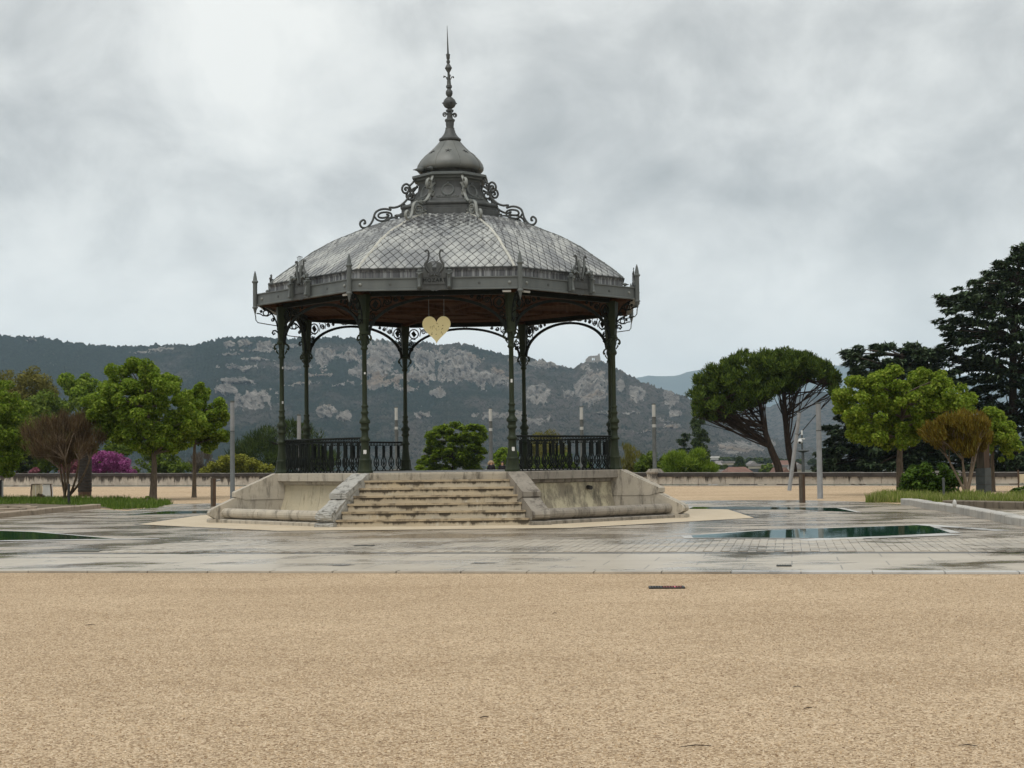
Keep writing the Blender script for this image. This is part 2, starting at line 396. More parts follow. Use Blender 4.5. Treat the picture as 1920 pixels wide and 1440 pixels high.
# ---- platform masonry: core, deck, coping blocks, flared wall panels, torus moulding, plinth
mb = MB(); mb.lathe([(5.0, .0), (5.0, DECK - .26)], 8, rot=ca(0)); mb.build('platform_core', M['stone_grey'], kiosk)
mb = MB(); mb.lathe([(4.98, DECK - .25), (4.98, DECK + .002)], 8, rot=ca(0)); mb.build('deck', M['deck'], kiosk)
COPE = [(4.99, DECK), (4.99, 1.10), (5.17, 1.10), (5.30, 1.115), (5.30, DECK - .02), (5.28, DECK)]
BED = [(4.99, 1.097), (4.99, 1.0), (5.08, 1.0), (5.13, 1.03), (5.14, 1.097)]
wallp = [(5.0 + 0.06, 1.0)]
for i in range(9):
    u = i / 8; wallp.append((5.07 + .07 * u + .12 * u ** 2.4, 1.0 - .80 * u))
WALLP = [(5.0, .998)] + [(r, z - .002) for r, z in wallp[1:]] + [(5.0, .198)]
TOR = [(6.72 + .13 * math.cos(q), .27 + .13 * math.sin(q)) for q in [2 * PI * i / 14 for i in range(14)]]
NECK = [(6.40, .005), (6.40, .24), (6.62, .24), (6.66, .17), (6.63, .135), (6.63, .005)]
PLI = [(6.635, .0), (6.635, .105), (6.88, .105), (6.93, .085), (6.93, 0)]
TROUGH = [(5.6, .0), (5.6, .20), (6.395, .20), (6.395, .0)]
nblk = {}
for k in range(8):
    stairs = k in (0, 4)
    ns = 2 if not stairs else 3
    mat = M['stone_grey'] if k == 1 else M['stone']
    jo = .06 if k == 7 else -.02
    cuts = [-1, jo, 1] if ns == 2 else [-1, -.33, .38, 1]
    if not stairs:
        for j in range(ns):
            ring_piece(MB(), COPE, k, cuts[j], cuts[j + 1], .003).build('coping_stone', mat, kiosk)
            ring_piece(MB(), BED, k, cuts[j], cuts[j + 1], .003).build('bed_moulding', mat, kiosk)
        wm = M['stone_peeling'] if k in (1, 3) else M['stone_yellow']
        wc = [-1, -.45, .0, .52, 1]
        for j in range(4): ring_piece(MB(), WALLP, k, wc[j], wc[j + 1], .005).build('wall_panel', wm, kiosk)
        tcs = [-1, -.42, .06, .5, 1]
        for j in range(4):
            ring_piece(MB(), TOR, k, tcs[j], tcs[j + 1], .004).build('torus_stone', mat, kiosk)
            ring_piece(MB(), NECK, k, tcs[j], tcs[j + 1], .004).build('neck_stone', mat, kiosk)
            ring_piece(MB(), PLI, k, tcs[j], tcs[j + 1], .004).build('plinth_stone', mat, kiosk)
        ring_piece(MB(), TROUGH, k).build('trough_bed', M['stone_grey'], kiosk)
        mb = MB(); q0 = fpt(5.12 * C22, .75 if k == 1 else 1.55, k, .87); q1 = fpt(5.26 * C22, .75 if k == 1 else 1.55, k, .85)
        if k in (1, 7): mb.tube([q0, q1], [.055, .06], 8).build('drain_spout', M['black'], kiosk)
    else:
        for j in range(ns): ring_piece(MB(), [(4.99, DECK), (4.99, DECK - .19), (5.27, DECK - .19), (5.30, DECK - .05), (5.30, DECK)], k, cuts[j], cuts[j + 1], .002, cut=.24).build('coping_stone', M['stone'], kiosk)
# weeds growing in the trough behind the torus
vs = []
for k, (ta, tb), n in ((7, (-2.3, .6), 520), (1, (-1.2, -.6), 40)):
    for i in range(n):
        t = random.uniform(ta, tb); a = random.uniform(6.25, 6.45) * C22
        if random.random() > .35 + .65 * math.sin(t * 5) ** 2: continue
        b = fpt(a, t, k, .2); h = random.uniform(.05, .17); w = random.uniform(.008, .02); l = fdir(k)[1]
        tip = b + Vector((random.uniform(-.06, .06), random.uniform(-.06, .06), h)); vs += [b - l * w, b + l * w, tip + l * w * .5, tip - l * w * .5]
WEED_V = np.array([tuple(v) for v in vs])

# ---- the radial stone buttresses that end the walls and flank the stairs
UP = [(5.0, 1.0), (5.0, DECK - .004), (5.26, DECK - .004), (6.34, .845), (6.38, .82), (6.38, .70), (6.24, .665), (6.1, .62), (5.0, .62)]
LOW = [(5.0, .115), (5.0, .617), (6.10, .617), (6.30, .70), (6.93, .405), (7.03, .345), (7.07, .27), (7.05, .20), (6.96, .15), (6.90, .115)]
FOOT = [(5.0, .0), (5.0, .112), (7.02, .112), (7.07, .09), (7.07, 0)]
def roughen(o, amt, cuts=4):
    bm = bmesh.new(); bm.from_mesh(o.data); bmesh.ops.triangulate(bm, faces=[f for f in bm.faces if len(f.verts) > 4])
    bmesh.ops.subdivide_edges(bm, edges=bm.edges, cuts=cuts, use_grid_fill=True)
    for v in bm.verts:
        v.co += Vector((random.uniform(-1, 1), random.uniform(-1, 1), random.uniform(-1, .6))) * amt * (.4 if v.co.z < .03 else 1)
    bm.to_mesh(o.data); bm.free()
for k in range(8):
    rough = k == 7; mt = M['stone_rough'] if rough else (M['stone_grey'] if k == 0 else M['stone'])
    b = rad_prism(MB(), FOOT, k, .52).build('buttress', mt, kiosk)
    c = rad_prism(MB(), UP, k, .49).build('upper_scroll', mt, b); l = rad_prism(MB(), LOW, k, .46).build('lower_scroll', mt, b)
    if rough:
        for o, a in ((b, .010), (c, .009), (l, .02)): roughen(o, a)
        b['label'] = 'badly eroded pitted stone buttress'

# ---- steps
def steps(k):
    for j in range(1, 7):
        z1 = DECK - .19 * j; a1 = 4.90 + .26 * j; a0 = a1 - .33
        s = None; hw = a1 * math.tan(rad(22.5)) - .262; hw0 = a0 * math.tan(rad(22.5)) - .262
        cuts = [-1] + sorted(random.uniform(-.8, .8) for _ in range(3)) + [1]
        cuts = [c for i, c in enumerate(cuts) if i == 0 or c - cuts[i - 1] > .22 or c == 1]
        for i in range(len(cuts) - 1):
            mb = MB(); g = .003
            def sec(zl, zh, ai, ao):
                T = lambda a: a * math.tan(rad(22.5)) - .262
                p = [fpt(ai, cuts[i] * T(ai) + g, k, zl), fpt(ai, cuts[i + 1] * T(ai) - g, k, zl), fpt(ao, cuts[i + 1] * T(ao) - g, k, zl), fpt(ao, cuts[i] * T(ao) + g, k, zl)]
                mb.add(p + [v + Vector((0, 0, zh - zl)) for v in p], [(0, 3, 2, 1), (4, 5, 6, 7), (0, 1, 5, 4), (1, 2, 6, 5), (2, 3, 7, 6), (3, 0, 4, 7)])
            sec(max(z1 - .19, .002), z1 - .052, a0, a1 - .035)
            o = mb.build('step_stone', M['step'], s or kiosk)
            if s is None: s = o; s.name = 'step'
            mb = MB(); sec(z1 - .05, z1, a0, a1); mb.build('tread_stone', M['step_top'], s)
    mb = MB(); ring_piece(mb, [(5.0, 0), (5.0, 1.0), (5.28, 1.0), (6.55, .005)], k, cut=.3); mb.build('stair_core', M['stone_grey'], kiosk)
steps(0); steps(4)

# ---- columns
CP = [(.205, 0), (.205, .05), (.185, .075), (.176, .15), (.158, .29), (.162, .31), (.162, .345), (.142, .37), (.14, .385), (.104, .65), (.102, .80), (.108, .82), (.143, .84), (.143, .875), (.118, .90), (.092, .96),
      (.090, 1.08), (.098, 1.10), (.130, 1.135), (.128, 1.17), (.104, 1.20), (.104, 1.26), (.110, 1.28), (.144, 1.30), (.148, 1.335), (.142, 1.37), (.104, 1.41), (.080, 1.455), (.080, 1.52), (.092, 1.54), (.100, 1.565), (.100, 1.59),
      (.078, 1.62), (.076, 1.70), (.094, 1.725), (.094, 1.75), (.070, 1.775), (.066, 1.80), (.060, 3.19), (.070, 3.21), (.098, 3.235), (.098, 3.26), (.080, 3.29), (.074, 3.33), (.084, 3.55), (.090, 3.60), (.136, 3.62), (.140, 3.66), (.118, 3.69), (.118, 3.72)]
RC = 5.02
col_me = None
def column_mesh():
    mb = MB(); mb.lathe(CP[:6], 8, rot=rad(22.5)); mb.lathe(CP[5:], 16); return mb.mesh('column', M['iron_green'], 35)
def capital_mesh():
    mb = MB()
    # square flared head up to the ring beam
    for (w0, z0), (w1, z1) in zip([(.088, 3.722), (.092, 3.85), (.104, 4.15), (.118, 4.40)], [(.092, 3.85), (.104, 4.15), (.118, 4.40), (.13, 4.665)]):
        vs = [(sx * w, sy * w, z) for w, z in ((w0, z0), (w1, z1)) for sx, sy in ((-1, -1), (1, -1), (1, 1), (-1, 1))]
        mb.add(vs, [(0, 1, 5, 4), (1, 2, 6, 5), (2, 3, 7, 6), (3, 0, 4, 7)])
    mb.box((0, 0, 4.05), (.225, .225, .05))
    for i in range(4):                               # volutes hanging from the ring
        d = Vector((math.cos(PI / 2 * i), math.sin(PI / 2 * i), 0))
        mb.tube([d * r + Vector((0, 0, z)) for r, z in [(.12, 3.62), (.17, 3.60), (.20, 3.55), (.205, 3.50), (.185, 3.465), (.16, 3.48), (.165, 3.51)]], [.02, .025, .028, .03, .03, .026, .02], 6)
        mb.tube([d * r + Vector((0, 0, z)) for r, z in [(.085, 3.33), (.12, 3.38), (.15, 3.42), (.14, 3.45)]], [.012, .02, .022, .012], 5)
    return mb.mesh('capital', M['iron_green'], 35)
col_me, cap_me = column_mesh(), capital_mesh()
def strut_mesh():
    """curved scroll bracket from the column head out to the eaves corner (radial = +x)"""
    mb = MB(); bow = [(.09, 0, 3.90), (.12, 0, 4.15), (.21, 0, 4.38), (.36, 0, 4.56), (.60, 0, 4.67)]
    mb.tube(smooth_path(bow, 3), .022, 5)
    mb.tube([(x, 0, z) for x, z in [(.10, 3.94), (.17, 4.0), (.235, 3.99), (.26, 3.93), (.225, 3.885), (.185, 3.91), (.20, 3.945)]], [.02, .024, .026, .026, .024, .02, .016], 6)
    mb.tube([(.28, 0, 4.47), (.40, 0, 4.40), (.52, 0, 4.41), (.60, 0, 4.46), (.70, 0, 4.47)], .018, 5)
    mb.tube([(x, 0, z) for x, z in arc((.44, 4.485), .075, .075, 0, 2 * PI)], .018, 5)
    mb.tube([(.10, 0, 4.13), (.40, 0, 4.17), (.66, 0, 4.21), (.72, 0, 4.28), (.73, 0, 4.42)], .014, 5)
    mb.tube([(x, 0, z) for x, z in arc((.25, 4.30), .055, .012, PI * .5, 3.6 * PI)], .016, 5)
    mb.sphere((.57, 0, 4.53), .045, 6, 5); mb.sphere((.49, 0, 4.60), .04, 6, 5)
    return mb.mesh('eaves_bracket', M['iron_dark'])
strut_me = strut_mesh()
for k in range(8):
    c = link('column', col_me, kiosk, cpt(RC, k, DECK), (0, 0, ca(k)))
    link('capital', cap_me, c); link('eaves_bracket', strut_me, c)
# white paper stickers on the shafts
for k, q, z, w, h in ((7, -1.45, .54, .08, .12), (0, -1.3, .57, .075, .12), (0, -1.5, 2.35, .05, .09), (6, -1.0, 1.98, .045, .07), (6, -.9, 2.95, .04, .06), (7, -1.3, 2.6, .04, .05)):
    cobj = [o for o in kiosk.children if o.name.startswith('column')][k]
    r = np.interp(z, [p[1] for p in CP], [p[0] for p in CP]) + .003; mb = MB(); n = 5
    for i in range(n):
        t0, t1 = q - ca(k) + (i / n - .5) * w / r, q - ca(k) + ((i + 1) / n - .5) * w / r
        mb.add([(r * 1.01 * math.cos(t), r * 1.01 * math.sin(t), zz) for t, zz in ((t0, z - h / 2), (t1, z - h / 2), (t1, z + h / 2), (t0, z + h / 2))], [(0, 1, 2, 3)])
    mb.build('paper_sticker', M['white'], cobj)

# ---- arches between the columns, with scrollwork in the spandrels
AH = RC * S22; AA = RC * C22
def arch_mesh():
    mb = MB(); hw = AH - .13
    top = 5.885; spring = 4.95
    path = [(hw * math.cos(q), 0, spring + (top - spring) * math.sin(q)) for q in [PI * i / 28 for i in range(29)]]
    path = [(x * (1 if abs(x) < .3 else 1), y, z) for x, y, z in path]
    mb.tube(path, .052, 4, ref=(0, 1, 0), flat=.75)
    mb.box((0, 0, 5.995), (2 * AH - .36, .13, .10)); mb.box((0, 0, 6.06), (2 * AH - .3, .2, .03))
    for s in (-1, 1):
        cx = s * (hw - .17); cz = 5.735
        mb.tube([(x, 0, z) for x, z in arc((cx, cz), .15, .15, 0, 2 * PI, 18)][:-1], .020, 5, closed=True)
        mb.prism([(.0, .115), (.085, .02), (.0, -.115), (-.085, -.02)], (cx, 0, cz), (1, 0, 0), (0, 0, 1), (0, .03, 0))
        for (x0, z0), r, a0, tn in (((s * (hw - .075), 5.41), .085, PI / 2, 3.2), ((s * (hw - .03), 5.25), .05, PI / 2, 3.0), ((s * (hw - .48), 5.80), .085, 0, 3.4), ((s * (hw - .70), 5.865), .065, 0, 3.2), ((s * (hw - .88), 5.90), .045, 0, 3.0)):
            mb.tube([(x, 0, z) for x, z in arc((x0, z0), r, .012, a0, a0 + s * tn * PI, 20)], .019, 4)
        mb.tube([(s * (hw - .02), 0, 5.52), (s * (hw - .1), 0, 5.58), (s * (hw - .22), 0, 5.56)], .016, 4)
        mb.tube([(s * (hw - .36), 0, 5.66), (s * (hw - .40), 0, 5.85), (s * (hw - .36), 0, 5.93)], .016, 4)
        mb.tube([(s * (hw - .58), 0, 5.76), (s * (hw - .6), 0, 5.9), (s * (hw - .56), 0, 5.95)], .014, 4)
        mb.tube([(x, 0, z) for x, z in arc((s * (hw - .105), 5.02 + .2), .045, .012, PI, PI - s * 2.4 * PI, 12)], .02, 5)
    return mb.mesh('arch', M['iron_dark'])
arch_me = arch_mesh()
for k in range(8): link('arch', arch_me, kiosk, fpt(AA, 0, k, 0), (0, 0, fa(k) + PI / 2))

# ---- railings: two faces are open to the stairs
def baluster_mesh():
    mb = MB()
    for s in (-1, 1):
        mb.tube([(s * .036, 0, .80), (s * .036, 0, .47), (s * .052, 0, .41), (s * .088, 0, .34), (s * .095, 0, .26), (s * .078, 0, .18), (s * .03, 0, .13), (s * .012, 0, .10), (s * .045, 0, .05), (s * .078, 0, .015)], .0175, 5)
        mb.tube([(s * .05, 0, .30), (s * .03, 0, .22), (0, 0, .19)], .014, 4)
    mb.tube([(0, 0, .80), (0, 0, .15)], .015, 5); mb.box((0, 0, .735), (.115, .035, .026)); mb.box((0, 0, .46), (.10, .03, .018)); mb.box((0, 0, .78), (.085, .03, .02))
    mb.box((0, 0, .115), (.05, .03, .05)); return mb.mesh('baluster', M['iron_dark'])
bal_me = baluster_mesh()
NB = 12
def rail_parts():
    L = 2 * AH - .3
    a = MB(); a.tube([(-L / 2, 0, .915), (L / 2, 0, .915)], .026, 6, flat=1.5, ref=(0, 1, 0)); a = a.mesh('handrail', M['iron_dark'])
    b = MB(); b.box((0, 0, .81), (L, .03, .018)); b.box((0, 0, .012), (L, .035, .02))
    n = 30
    for i in range(n):
        x = -L / 2 + (i + .5) * L / n; b.tube([(px, 0, pz) for px, pz in arc((x, .86), (.033), (.033), 0, 2 * PI, 8)][:-1], .012, 4, closed=True)
    return a, b.mesh('rail_frieze', M['iron_dark']), L
hr_me, fr_me, RL = rail_parts()
for k in (1, 2, 3, 5, 6, 7):
    r = link('railing', hr_me, kiosk, fpt(AA, 0, k, DECK), (0, 0, fa(k) + PI / 2))
    link('rail_frieze', fr_me, r)
    for i in range(NB): link('baluster', bal_me, r, (-RL / 2 + (i + .5) * RL / NB, 0, .0))

# ---- ceiling, eaves, fascia
mb = MB(); mb.lathe([(5.62, 6.075), (5.62, 6.10)], 8, rot=ca(0)); mb.build('ceiling', M['soffit'], kiosk)
for k in range(8):
    mb = MB(); mb.tube([cpt(.3, k, 6.02), cpt(5.55, k, 6.02)], .06, 4, ref=(0, 0, 1)); mb.build('ceiling_beam', M['soffit'], kiosk)
    for R in (3.6, 2.1): ring_piece(MB(), [(R, 6.03), (R + .1, 6.03), (R + .1, 6.073), (R, 6.073)], k).build('ceiling_batten', M['soffit'], kiosk)
FAS = [(5.58, 6.02), (5.58, 6.32), (5.735, 6.345), (5.735, 6.318), (5.70, 6.305), (5.70, 6.055), (5.735, 6.04), (5.735, 6.015)]
BAND = [(5.26, 6.33), (5.26, 6.60), (5.36, 6.60), (5.33, 6.52), (5.335, 6.345)]
GUT = [(5.25, 6.30), (5.25, 6.328), (5.577, 6.328), (5.577, 6.30)]
LIP = [(5.30, 6.603), (5.30, 6.635), (5.40, 6.625), (5.40, 6.603)]
ros = MB(); ros.lathe([(.045, 0), (.045, .012), (.03, .03), (.012, .036)], 10); ros_me = ros.mesh('rosette', M['zinc_light'], 40)
ros2 = MB(); ros2.lathe([(.04, 0), (.04, .006), (.02, .012)], 10); ros2_me = ros2.mesh('rosette', M['zinc_dark'], 40)
for k in range(8):
    f = ring_piece(MB(), FAS, k, g=.004).build('fascia', M['zinc_paint'], kiosk)
    ring_piece(MB(), BAND, k).build('eaves_band', M['zinc_band'], kiosk); ring_piece(MB(), GUT, k).build('gutter', M['zinc_dark'], kiosk)
    ring_piece(MB(), LIP, k).build('eaves_lip', M['zinc_dark'], kiosk)
    for t in (-1.93, 1.93): link('rosette', ros_me, f, fpt(5.70 * C22 + .001, t, k, 6.18), (PI / 2, 0, fa(k) + PI / 2))
    for t in (-1.15, 1.15): link('rosette', ros2_me, f, fpt(5.70 * C22 + .001, t, k, 6.18), (PI / 2, 0, fa(k) + PI / 2))
    if k in (0, 1, 6, 7):
        for t in (-1.85, 1.85):
            if (k, t) in ((0, -1.85), (7, -1.85), (1, 1.85)): continue
            mb = MB(); q = fpt(5.60 * C22, t, k, 5.965); l = fdir(k)[1]; mb.tube([q - l * .11, q + l * .11], .03, 8); mb.build('eaves_spotlight', M['white'], kiosk)
POST = [(.004, 5.73), (.038, 5.86), (.052, 5.92), (.078, 5.945), (.078, 5.975), (.058, 6.0), (.062, 6.03), (.062, 6.62), (.066, 6.64), (.09, 6.665), (.09, 6.695), (.062, 6.72), (.052, 6.80), (.032, 6.90), (.026, 6.93), (.004, 6.99)]
pm = MB(); pm.lathe(POST, 8, rot=rad(22.5)); post_me = pm.mesh('corner_post', M['zinc_paint'], 30)
for k in range(8): link('corner_post', post_me, kiosk, cpt(5.76, k, 0), (0, 0, ca(k)))

# ---- crests: name tablet, side brackets and a lyre at the middle of every fascia
def crest_meshes():
    T = MB()
    wav = [(.45, .36), (.45, -.025), (.36, -.025), (.33, -.005)]
    wav += [(.30 - .24 * i / 8, -.005 + .012 * math.sin(i / 8 * PI) - .035 * (i / 8)) for i in range(9)] + [(.03, -.05), (0.012, -.025)]
    poly = wav + [(-x, z) for x, z in wav[::-1]]
    T.prism(poly, (0, 0, 6.03), (1, 0, 0), (0, 0, 1), (0, .03, 0))
    T.prism([(.27, .14), (.27, .31), (-.27, .31), (-.27, .14)], (0, -.022, 6.03), (1, 0, 0), (0, 0, 1), (0, .012, 0))
    for z in (.13, .32): T.box((0, -.03, 6.03 + z), (.58, .02, .012))
    for x in (-.29, .29): T.box((x, -.03, 6.03 + .225), (.012, .02, .2))
    # sloping shoulders
    for s in (-1, 1):
        T.prism([(s * .40, .36), (s * .16, .36), (s * .16, .66), (s * .20, .64), (s * .38, .42)], (0, .0, 6.03), (1, 0, 0), (0, 0, 1), (0, .03, 0))
    B = MB()
    for s in (-1, 1):
        B.prism([(-.05, .03), (.05, .03), (.055, .34), (.07, .40), (-.07, .40), (-.055, .34)], (s * .385, -.05, 6.03), (1, 0, 0), (0, 0, 1), (0, .09, 0))
        B.tube([(s * .385, -.10, 6.06), (s * .385, -.13, 6.10), (s * .385, -.12, 6.18), (s * .385, -.10, 6.32), (s * .385, -.15, 6.42)], [.03, .042, .03, .03, .045], 6)
        B.sphere((s * .385, -.13, 6.09), .048, 8, 5); B.box((s * .385, -.06, 6.452), (.17, .14, .035))
        B.sphere((s * .385, -.06, 6.50), .062, 8, 5, (1.05, 1, .65)); B.sphere((s * .385, -.07, 6.57), .036, 8, 5)
    Ly = MB()
    for s in (-1, 1):
        q = [(s * .02, 6.40), (s * .10, 6.43), (s * .20, 6.56), (s * .235, 6.68), (s * .19, 6.74), (s * .15, 6.84), (s * .14, 6.96), (s * .165, 7.03), (s * .215, 7.03), (s * .22, 6.99)]
        Ly.tube(smooth_path([(x, -.02, z) for x, z in q], 2), [.02] * 3 + [.036] * 6 + [.026] * 10, 6)
        Ly.prism([(s * .02, .40), (s * .10, .44), (s * .21, .64), (s * .12, .70), (s * .07, .68), (s * .05, .5)], (0, -.02, 6.03), (1, 0, 0), (0, 0, 1), (0, .03, 0))
        Ly.tube(smooth_path([(s * .0, -.05, 6.50), (s * .03, -.05, 6.42), (s * .10, -.05, 6.38), (s * .13, -.05, 6.41), (s * .10, -.05, 6.43)], 2), .014, 5)
    Ly.box((0, -.02, 6.735), (.2, .025, .022))
    for x in (-.06, -.03, 0, .03, .06): Ly.tube([(x * .6, -.025, 6.46), (x, -.025, 6.735)], .007, 4)
    Fg = MB()          # trophy of pipes and horns standing in the lyre of the side crests
    for i, x in enumerate((-.10, -.055, -.015, .025, .07)):
        Fg.tube([(x * .35, -.03, 6.70), (x * 1.3, -.03, 7.13 + .02 * math.sin(i))], .0075, 4); Fg.sphere((x * 1.3, -.03, 7.14 + .02 * math.sin(i)), .016, 5, 4)
    for s in (-1, 1):
        Fg.tube([(s * .05, -.05, 6.45), (s * .10, -.06, 6.72), (s * .12, -.06, 6.90)], [.02, .035, .04], 6)
        Fg.sphere((s * .36, -.07, 6.62), .055, 7, 5); Fg.tube([(s * .34, -.08, 6.55), (s * .25, -.08, 6.60), (s * .13, -.07, 6.56)], [.05, .04, .03], 6)
    return T.mesh('crest', M['zinc_dark']), B.mesh('crest_bracket', M['zinc_paint'], 40), Ly.mesh('lyre', M['zinc_dark'], 40), Fg.mesh('trophy', M['zinc_paint'], 40)
ct, cb, cl_, cf = crest_meshes()
for k in range(8):
    o = link('crest', ct, kiosk, fpt(5.70 * C22 + .025, 0, k, 0), (0, 0, fa(k) + PI / 2))
    link('crest_bracket', cb, o); link('lyre', cl_, o)
    if k in (1, 7, 2, 6, 3, 5): link('trophy', cf, o)
    if k == 0:
        cu_ = bpy.data.curves.new('text', 'FONT'); cu_.body = 'MOZART'; cu_.size = .135; cu_.align_x = 'CENTER'; cu_.align_y = 'CENTER'; cu_.extrude = .006; cu_.space_character = 1.15
        to = bpy.data.objects.new('t', cu_); COL.objects.link(to)
        tm = bpy.data.meshes.new_from_object(to.evaluated_get(bpy.context.evaluated_depsgraph_get())); bpy.data.objects.remove(to)
        tm.materials.clear(); tm.materials.append(M['iron_dark']); link('lettering', tm, o, (0, -.034, 6.255), (PI / 2, 0, 0))

# ---- roof: shell, diamond zinc tiles laid in overlapping rows, ridge rolls
RP = [(5.34, 6.615), (5.0, 6.90), (4.72, 7.10), (4.45, 7.285), (4.13, 7.53), (3.80, 7.72), (3.48, 7.90), (2.99, 8.11), (2.57, 8.30), (2.0, 8.505), (1.5, 8.63)]
seg = [0.0]
for (a, b), (c, d) in zip(RP, RP[1:]): seg.append(seg[-1] + math.hypot((c - a) * C22, d - b))
def roof_at(s, lift=0.0):
    R = np.interp(s, seg, [p[0] for p in RP]); z = np.interp(s, seg, [p[1] for p in RP]); return R, z + lift
def roof_pt(s, t, k, lift=0.0):
    R, z = roof_at(s, lift); h = R * S22 - .02; return fpt(R * C22, max(-h, min(h, t)), k, z)
for k in range(8):
    mb = MB()
    for (a, b), (c, d) in zip(RP, RP[1:]):
        mb.add([fpt(a * C22, -a * S22, k, b - .02), fpt(a * C22, a * S22, k, b - .02), fpt(c * C22, c * S22, k, d - .02), fpt(c * C22, -c * S22, k, d - .02)], [(0, 1, 2, 3)])
    mb.build('roof_shell', M['roof_under'], kiosk)
    rr = MB(); rr.tube([cpt(R - .0, k, z + .01) for R, z in RP], .042, 6); ridge = rr.build('ridge_roll', M['tile_rib'] if k in (0, 7) else M['zinc_paint'], kiosk)
    for s in np.arange(.25, seg[-1] - 1.0, .42):
        R, z = roof_at(s); R2, z2 = roof_at(s + .03); mb = MB(); mb.tube([cpt(R, k, z + .01), cpt(R2, k, z2 + .01)], .050, 6); mb.build('ridge_clip', ridge.data.materials[0], ridge)
TW, TL = .232, .385
def tile_shape(s, t, k, mb, org=None):
    g = .008 if k == 0 else .015; pts = [(s - TL / 2 + g, t, .036), (s, t + TW / 2 - g, .020), (s + TL / 2 - g, t, .008), (s, t - TW / 2 + g, .020)]
    j = random.uniform(-.003, .004)
    top = [roof_pt(max(a, .0), b, k, l + j) for a, b, l in pts]; bot = [roof_pt(max(a, .0), b, k, l + j - .016) for a, b, l in pts]
    mid = roof_pt(s - .02, t, k, .052 + j)
    V = top + bot + [mid]
    if org is not None: V = [v - org for v in V]
    mb.add(V, [(0, 1, 8), (1, 2, 8), (2, 3, 8), (3, 0, 8), (0, 4, 5, 1), (3, 7, 4, 0), (1, 5, 6, 2), (2, 6, 7, 3)])
ntile = 0; rest = {k: MB() for k in range(8)}
row = 0; s = .05
while s < seg[-1] - .05:
    R, z = roof_at(s); h = R * S22
    n = int(h / TW) + 2
    for i in range(-n, n + 1):
        t = (i + .5 * (row % 2)) * TW
        if abs(t) - TW * .42 > h: continue
        for k in range(8):
            if k == 0 and s < 3.05 and ntile < 300:
                o = roof_pt(s, t, k); mb = MB(); tile_shape(s, t, k, mb, o); mb.build('roof_tile', M['tile'], kiosk, loc=o); ntile += 1
            else: tile_shape(s, t, k, rest[k])
    s += TL / 2; row += 1
allr = MB()
for k in range(8): allr.add(rest[k].v, rest[k].f)
tag(allr.build('roof_tiles', M['tile'], kiosk), kind='stuff')

# ---- lantern, cupola, finial and the big scroll brackets
def octa(name, prof, mat, parent=kiosk): mb = MB(); mb.lathe(prof, 8, rot=ca(0)); return mb.build(name, mat, parent)
lan = octa('lantern', [(1.33, 8.98), (1.30, 9.06), (1.22, 9.12), (1.07, 9.30), (.99, 9.48), (.965, 9.66), (.97, 9.70)], M['zinc_dark'])
octa('lantern_skirt', [(1.56, 8.60), (1.55, 8.80), (1.50, 8.82), (1.50, 8.90), (1.46, 8.92)], M['zinc_dark'], lan)
for k in range(8): ring_piece(MB(), [(1.47 + .065 * math.cos(q), 8.965 + .065 * math.sin(q)) for q in [PI * i / 5 for i in range(10)]], k).build('skirt_roll', M['zinc_dark'], lan)
octa('lantern_cornice', [(.97, 9.70), (1.0, 9.74), (1.06, 9.76), (1.08, 9.80), (1.17, 9.84), (1.17, 9.90), (1.12, 9.92), (.86, 9.94)], M['zinc_paint'], lan)
mb = MB(); mb.lathe([(.84, 9.93), (.80, 9.98), (.78, 10.06), (.84, 10.10)], 32); mb.build('cupola_neck', M['zinc_dark'], lan, 40)
for k in range(8):
    nrm, lat = fdir(k)
    def rp(x, z): 
        R = np.interp(z, [9.12, 9.30, 9.48, 9.66], [1.22, 1.07, .99, .965]); return nrm * (R * C22 + .012) + lat * x + Vector((0, 0, z))
    mb = MB(); mb.tube([rp(x, z) for x, z in arc((0, 9.40), .165, .165, 0, 2 * PI, 22)][:-1], .032, 6, closed=True)
    mb.sphere(rp(0, 9.60), .045, 8, 5); 
    for i in range(-4, 5): mb.sphere(rp(i * .075, 9.20 + .012 * (i % 2)), .026, 6, 4)
    mb.tube([rp(-.3, 9.17), rp(.3, 9.17)], .016, 5)
    mb.build('round_window', M['zinc_paint'], lan, 40)
    mb = MB(); n = 16; mb.add([rp(0, 9.40) + nrm * .002] + [rp(x, z) + nrm * .002 for x, z in arc((0, 9.40), .15, .15, 0, 2 * PI, n)][:-1], [(0, i + 1, (i + 1) % n + 1) for i in range(n)]); mb.build('window_disc', M['zinc_dark'], lan)
CUP = [(.80, 10.06), (.90, 10.07), (.955, 10.13), (.965, 10.20), (.94, 10.29), (.865, 10.41), (.765, 10.52), (.66, 10.61), (.55, 10.71), (.46, 10.80), (.38, 10.89), (.315, 10.97)]
lobes = lambda q: 1.0 - .035 * (1 - abs(math.cos((q - ca(0)) * 4 / 1 / 1 * 1.0 / 1.0 + 0))) if False else 1.0 + .022 * abs(math.sin((q - ca(0)) * 4))
mb = MB(); mb.lathe(CUP, 64, rot=ca(0), lob=lobes); cup = mb.build('cupola', M['cupola'], lan, 50)
for k in range(8):
    mb = MB(); mb.tube([cpt(r * 1.004, k, z) for r, z in CUP], .011, 5); mb.build('cupola_seam', M['cupola'], cup)
    n, l = fdir(k)
    mb = MB()
    for i in range(5):
        q = PI / 2 + 2 * PI * i / 5; r = .095
        p = []
        for rr in (0, r):
            x, y = rr * math.cos(q), rr * math.sin(q); zz = 10.60 + y * .72; R = np.interp(zz, [c[1] for c in CUP], [c[0] for c in CUP]) * 1.022 + .004
            p.append(n * R + l * x + Vector((0, 0, zz)))
        mb.tube(p, [.020, .006], 4, flat=.5)
    mb.build('star', M['black'], cup)
